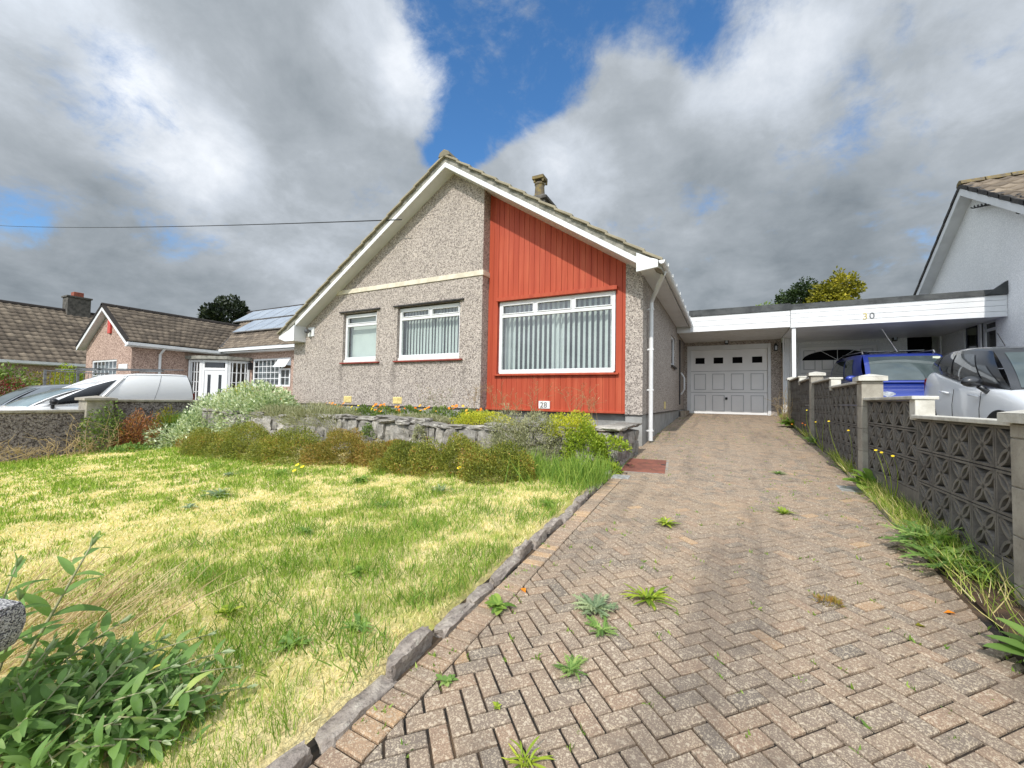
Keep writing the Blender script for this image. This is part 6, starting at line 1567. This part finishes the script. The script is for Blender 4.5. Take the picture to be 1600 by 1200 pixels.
# foreground: granite gatepost top, dry grass stalks, buddleia
def gatepost():
    t = thing('granite_post', 'speckled grey granite post cut off by the left edge of the picture', 'post', (-1.695, .275, -1.055))
    me = rough_stone(.21, .21, .12, 'granite', .02, 5, 5, 'cap_stone'); o = link(bpy.data.objects.new('cap_stone', me), t); o.location = (0, 0, .45); o.rotation_euler = (0, 0, .35); o.matrix_parent_inverse = Matrix()
    me = rough_stone(.15, .15, .42, 'granite', .02, 5, 6, 'shaft'); o = link(bpy.data.objects.new('shaft', me), t); o.location = (-.02, -.02, .18); o.rotation_euler = (0, 0, .35); o.matrix_parent_inverse = Matrix()
gatepost()
def dry_stalks():
    n = 420; b = np.stack([-2.55+RNG.normal(0, .28, n), .55+RNG.normal(0, .22, n), np.full(n, -1.03)], 1); d = norm(np.stack([RNG.normal(.30, .16, n), RNG.normal(.5, .2, n), RNG.normal(.55, .18, n)], 1))
    V, q, t, T = leaves(b, d, R_(n, .22, .55), .0075*np.ones(n), np.clip(RNG.normal(.6, .2, n), 0, 1), R_(n, -3, 3), True)
    tag(np_obj('dry_grass', V, q, t, T, 'dry_stem', loc=(-2.5, .55, -1.03)), 'long bleached dry grass stalks leaning at the left edge of the lawn', 'grass')
dry_stalks()
def buddleia():
    t = thing('buddleia_bush', 'grey green long leaved bush in the bottom left foreground', 'bush', (-1.65, .55, -1.0))
    root = Vector((-1.75, .42, -1.02)); V, Q, T = [], [], []
    def leaf(base, d, upv, L, W, droop, tint, fold=.35):
        d = d.normalized(); x = d.cross(upv).normalized(); z = x.cross(d); b0 = len(V); S_ = 9; curl = random.gauss(0, .12)
        for j in range(S_+1):
            s = j/S_; c = base+d*(L*(s-.12*droop*s*s))+z*(L*(.10*s-droop*s*s*.5))+x*(curl*L*s*s)
            w = W*L*(math.sin(math.pi*(s**.75)*.97+.02))**.85*.5+.0006
            for k, sg in enumerate((-1, -.5, 0, .5, 1)):
                p = c+x*(w*sg)+z*(w*fold*abs(sg)*(1-.35*abs(sg))+(.05*w*math.sin(9*s+sg*3) if abs(sg) == 1 else 0)); V.append(tuple(p)); T.append(tint)
        for j in range(S_):
            for k in range(4): q = b0+j*5+k; Q.append((q, q+1, q+6, q+5))
    m = MB()
    def shoot(b, e, n, L0, r=.006, leafless=.15, bend=.1, tipcurl=True):
        b, e = Vector(b), Vector(e); ln = (e-b).length; k = (b+e)/2+Vector((random.gauss(0, .06), random.gauss(0, .06), bend))*ln
        C = lambda s: b*(1-s)**2+k*2*s*(1-s)+e*s*s
        pts = [C(s) for s in np.linspace(0, 1, 9)]; m.tube(pts, [r*(1-.62*s) for s in np.linspace(0, 1, 9)], 7)
        for i in range(n):
            s = leafless+(1-leafless)*(i+.5)/n; p = C(s); dr = (C(min(1, s+.02))-C(s-.02)).normalized(); a = dr.orthogonal().normalized(); a = Matrix.Rotation(i*math.pi/2+random.gauss(0, .25)+b.x*9, 3, dr) @ a
            size = L0*(1-.45*max(0, s-.6)/.4)*random.uniform(.8, 1.15)
            for sg in (1, -1):
                d = a*sg+dr*random.uniform(.35, .75)+Vector((0, 0, random.gauss(.05, .15))); d.z = max(d.z, -.35); uq = (Vector((0, -.25, 1))+dr*.25).normalized()
                tn = min(1, max(0, random.gauss(.42, .17)+(.36 if random.random() < .025 else 0))); leaf(p, d, uq, size*random.uniform(.85, 1.1), random.uniform(.25, .32), random.uniform(.3, 1.0), tn)
        for q in range(4):
            a = dr.orthogonal(); a = Matrix.Rotation(q*1.57+.4, 3, dr) @ a; leaf(e, dr*1.2+a*.35, dr, L0*random.uniform(.28, .45), .26, .1, random.uniform(.5, .75), .6)
    # tall shoots and the lower mass
    shoot((-1.93, .45, -.93), (-1.846, .60, -.505), 5, .135, .0062, .30, .02)
    shoot((-2.02, .42, -.85), (-1.97, .47, -.55), 4, .13, .005, .2, .05)
    shoot((-1.86, .40, -.9), (-1.80, .44, -.60), 4, .12, .005, .3, .05)
    tips = [(-1.636, .825, -.835), (-1.72, .75, -.85), (-1.45, .86, -.92), (-1.394, .86, -.935), (-1.50, .83, -.88), (-1.39, .70, -.915), (-1.50, .60, -.86), (-1.60, .60, -.82), (-1.55, .72, -.87), (-1.70, .62, -.80), (-1.80, .66, -.80),
            (-1.62, .48, -.80), (-1.45, .52, -.89), (-1.36, .60, -.95), (-1.75, .50, -.76), (-1.88, .55, -.78), (-1.95, .62, -.84), (-1.55, .40, -.83), (-1.66, .42, -.78), (-1.48, .44, -.92), (-1.85, .74, -.88), (-1.62, .70, -.90), (-1.42, .76, -.95), (-1.5, .68, -.93), (-1.68, .55, -.84), (-2.05, .52, -.80), (-1.58, .55, -.92),
            (-1.74, .57, -.86), (-1.52, .50, -.88), (-1.80, .46, -.83), (-1.57, .64, -.86), (-1.66, .74, -.92), (-1.46, .62, -.92), (-1.90, .48, -.88), (-1.70, .48, -.86), (-1.6, .44, -.88), (-1.42, .58, -.97), (-1.33, .68, -.98), (-1.36, .78, -.99), (-1.78, .60, -.84), (-1.72, .68, -.86), (-1.55, .78, -.90), (-1.47, .72, -.91), (-1.64, .62, -.85), (-1.58, .48, -.85), (-1.50, .40, -.90), (-1.44, .48, -.95), (-1.60, .36, -.86), (-1.83, .52, -.80), (-1.70, .40, -.80), (-1.92, .66, -.87), (-1.40, .64, -.93)]
    for i, e in enumerate(tips):
        e = Vector(e)+Vector((random.gauss(0, .015), random.gauss(0, .015), random.gauss(0, .01))); b = root+Vector((random.gauss(0, .10), random.gauss(0, .08), .0)); b = b.lerp(e, .15); b.z = -1.0+.03*random.random()
        shoot(b, e, random.choice([6, 7, 8]), random.uniform(.07, .105), .0042, .22, .16)
    for i in range(22):
        b = root+Vector((random.gauss(.14, .18), random.gauss(.14, .14), .01)); b.x = min(b.x, -1.45); e = b+Vector((random.gauss(.02, .1), random.gauss(.04, .08), random.uniform(.06, .14))); shoot(b, e, 4, .11, .004, .1, .1)
    np_obj('leaves', np.array(V), np.array(Q), None, np.array(T), 'buddleia_leaf', t, smooth=True)
    o = m.build('stems', 'grey_green', t, smooth=True); add_tint(o, [.75]*len(o.data.vertices))
buddleia()

# ------------------------------------------------------------------ background trees and bits beyond the walls
def tree(name, label, x, y, zb, zc, r, n, size, mat, seed, lump=.4, group=None):
    t = thing(name, label, 'tree', (x, y, zb), group)
    m = MB(); m.tube([(x, y, zb), (x+.1, y, (zb+zc)/2), (x, y, zc+r[2]*.2)], [.28, .2, .08], 8)
    for k in range(7):
        a = k*.9; m.tube([(x, y, zb+(zc-zb)*(.55+.06*k)), (x+math.cos(a)*r[0]*.5, y+math.sin(a)*r[1]*.5, zc+r[2]*random.uniform(-.3, .4))], [.09, .03], 6)
    m.build('trunk', 'bark', t)
    p, d, dep = mound_pts(n, (x, y, zc), r, .95, lump, .35, seed); gap = vnoise(p[:, 0]*1.2, p[:, 2]*1.2+p[:, 1], 1.3, seed+3); p, d = p[gap > .28], d[gap > .28]; n = len(p)
    d = norm(d+RNG.normal(0, .6, (n, 3))); V, q, tr, T = leaves(p, d, size*R_(n, .6, 1.4), R_(n, .45, .8), np.clip(RNG.normal(.45, .22, n)+.6*(vnoise(p[:, 0], p[:, 2]+p[:, 1]*.6, 1.1, seed)-.5), 0, 1), R_(n, -3, 3))
    np_obj('crown', V, q, tr, T, mat, t)
tree('broadleaf_tree', 'dark green round topped tree behind the garage roof', 7.2, 53.8, -.5, 11.2, (1.6, 1.6, 2.0), 5200, .26, 'dark_green', 3)
tree('broadleaf_tree', 'yellow green feathery tree right of the dark tree behind the garages', 9.4, 51.8, -.5, 10.9, (1.7, 1.6, 1.6), 3600, .28, 'autumn_green', 4)
tree('broadleaf_tree', 'upper yellow green tree crown furthest right behind the number 30 canopy', 10.5, 52.6, -.5, 11.8, (1.5, 1.4, 1.7), 2600, .28, 'autumn_green', 5)
tree('conifer_tree', 'small dark spire shaped tree left of the trees behind the garage', 5.9, 58.7, -.5, 11.6, (.55, .55, 2.1), 1300, .24, 'dark_green', 6, .25)
tree('broadleaf_tree', 'low treetop just showing over the garage roof edge', 4.1, 58, -.5, 10.7, (1.3, 1.3, 1.3), 1500, .26, 'mid_green', 7)
tree('conifer_tree', 'dark spreading conifer behind the solar panel roof', -42.6, 22.8, -1.5, 6.6, (2.5, 2.5, 2.2), 9000, .30, 'conifer', 8, .35)
shrub('garden_shrub', 'dark green garden shrub at the far left edge above the grey car', 'shrub', (-22.6, 4.7, -.5), (.8, .9, 1.25), 2600, .12, .5, 'mid_green', .3, .7, seed=101)
shrub('red_shrub', 'low dark red leaved shrub behind the grey car', 'shrub', (-21.3, 5.0, -.7), (.6, 1.5, .95), 4200, .08, .4, 'red_leaf', .3, .7, seed=102)
shrub('garden_shrub', 'bright green shrub beside the railing near the pink gable wall', 'shrub', (-24.6, 7.2, -.6), (.7, .7, 1.7), 2200, .11, .5, 'lime_leaf', .3, .7, seed=103)
shrub('garden_shrub', 'straggly yellow green shrub between the red shrub and the railing', 'shrub', (-23.2, 6.1, -.6), (.6, .9, 1.3), 2200, .1, .4, 'autumn_green', .3, .7, seed=104, lump=.45)
def railing():
    t = thing('metal_railing', 'galvanised metal railing beyond the white van roof', 'railing', (-20.6, 5.8, -1.2)); m = MB()
    for z in (.70, .18): m.tube([(-20.6, 5.3, z), (-20.6, 6.9, z)], .02, 6)
    m.build('rail', 'rail_metal', t); b = MB()
    for y in np.arange(5.3, 6.9, .12): b.tube([(-20.6, y, .18), (-20.6, y, .70)], .009, 5)
    b.build('bars', 'rail_metal', t); p = MB()
    for y in (5.3, 6.1, 6.9): p.box(-20.63, -20.57, y-.03, y+.03, -1.3, .74)
    p.build('posts', 'rail_metal', t)
railing()
def cables():
    a, b = Vector((-5.99, 6.49, 3.70)), Vector((-45, 8.0, 11.2)); m = MB(); pts = []
    for s in np.linspace(0, 1, 25): q = a.lerp(b, s); q.z -= .55*4*s*(1-s)*.35; pts.append(q)
    m.tube(pts, .011, 6); tag(m.build('overhead_cable', 'cable_black'), 'thin black overhead telephone cable running left from the gable', 'cable')
    t = thing('service_cable', 'twisted service cable and black insulators fixed to the white gable', 'cable', (5.1, 12, 4)); m = MB()
    A, B = Vector((5.1, 13.3, 4.66)), Vector((5.03, 11.2, 4.0))
    for ph in (0, math.pi):
        m.tube([A.lerp(B, s)+Vector((0, math.cos(40*s+ph)*.0, math.sin(40*s+ph)*.028))+Vector((math.cos(40*s+ph)*.028, 0, 0)) for s in np.linspace(0, 1, 70)], .012, 5)
    m.tube([B, (5.0, 9.5, 3.75), (7.5, -14, 6.5)], .014, 5); m.build('twisted_cable', 'cable_black', t)
    for y, z in ((11.75, 4.17), (11.5, 4.08), (11.48, 3.86)): k = MB(); k.lathe([(.02, -.09), (.05, -.07), (.05, -.02), (.03, 0), (.05, .02), (.05, .07), (.02, .09)], (5.05, y, z), 12); k.build('insulator', 'black_plastic', t)
cables()
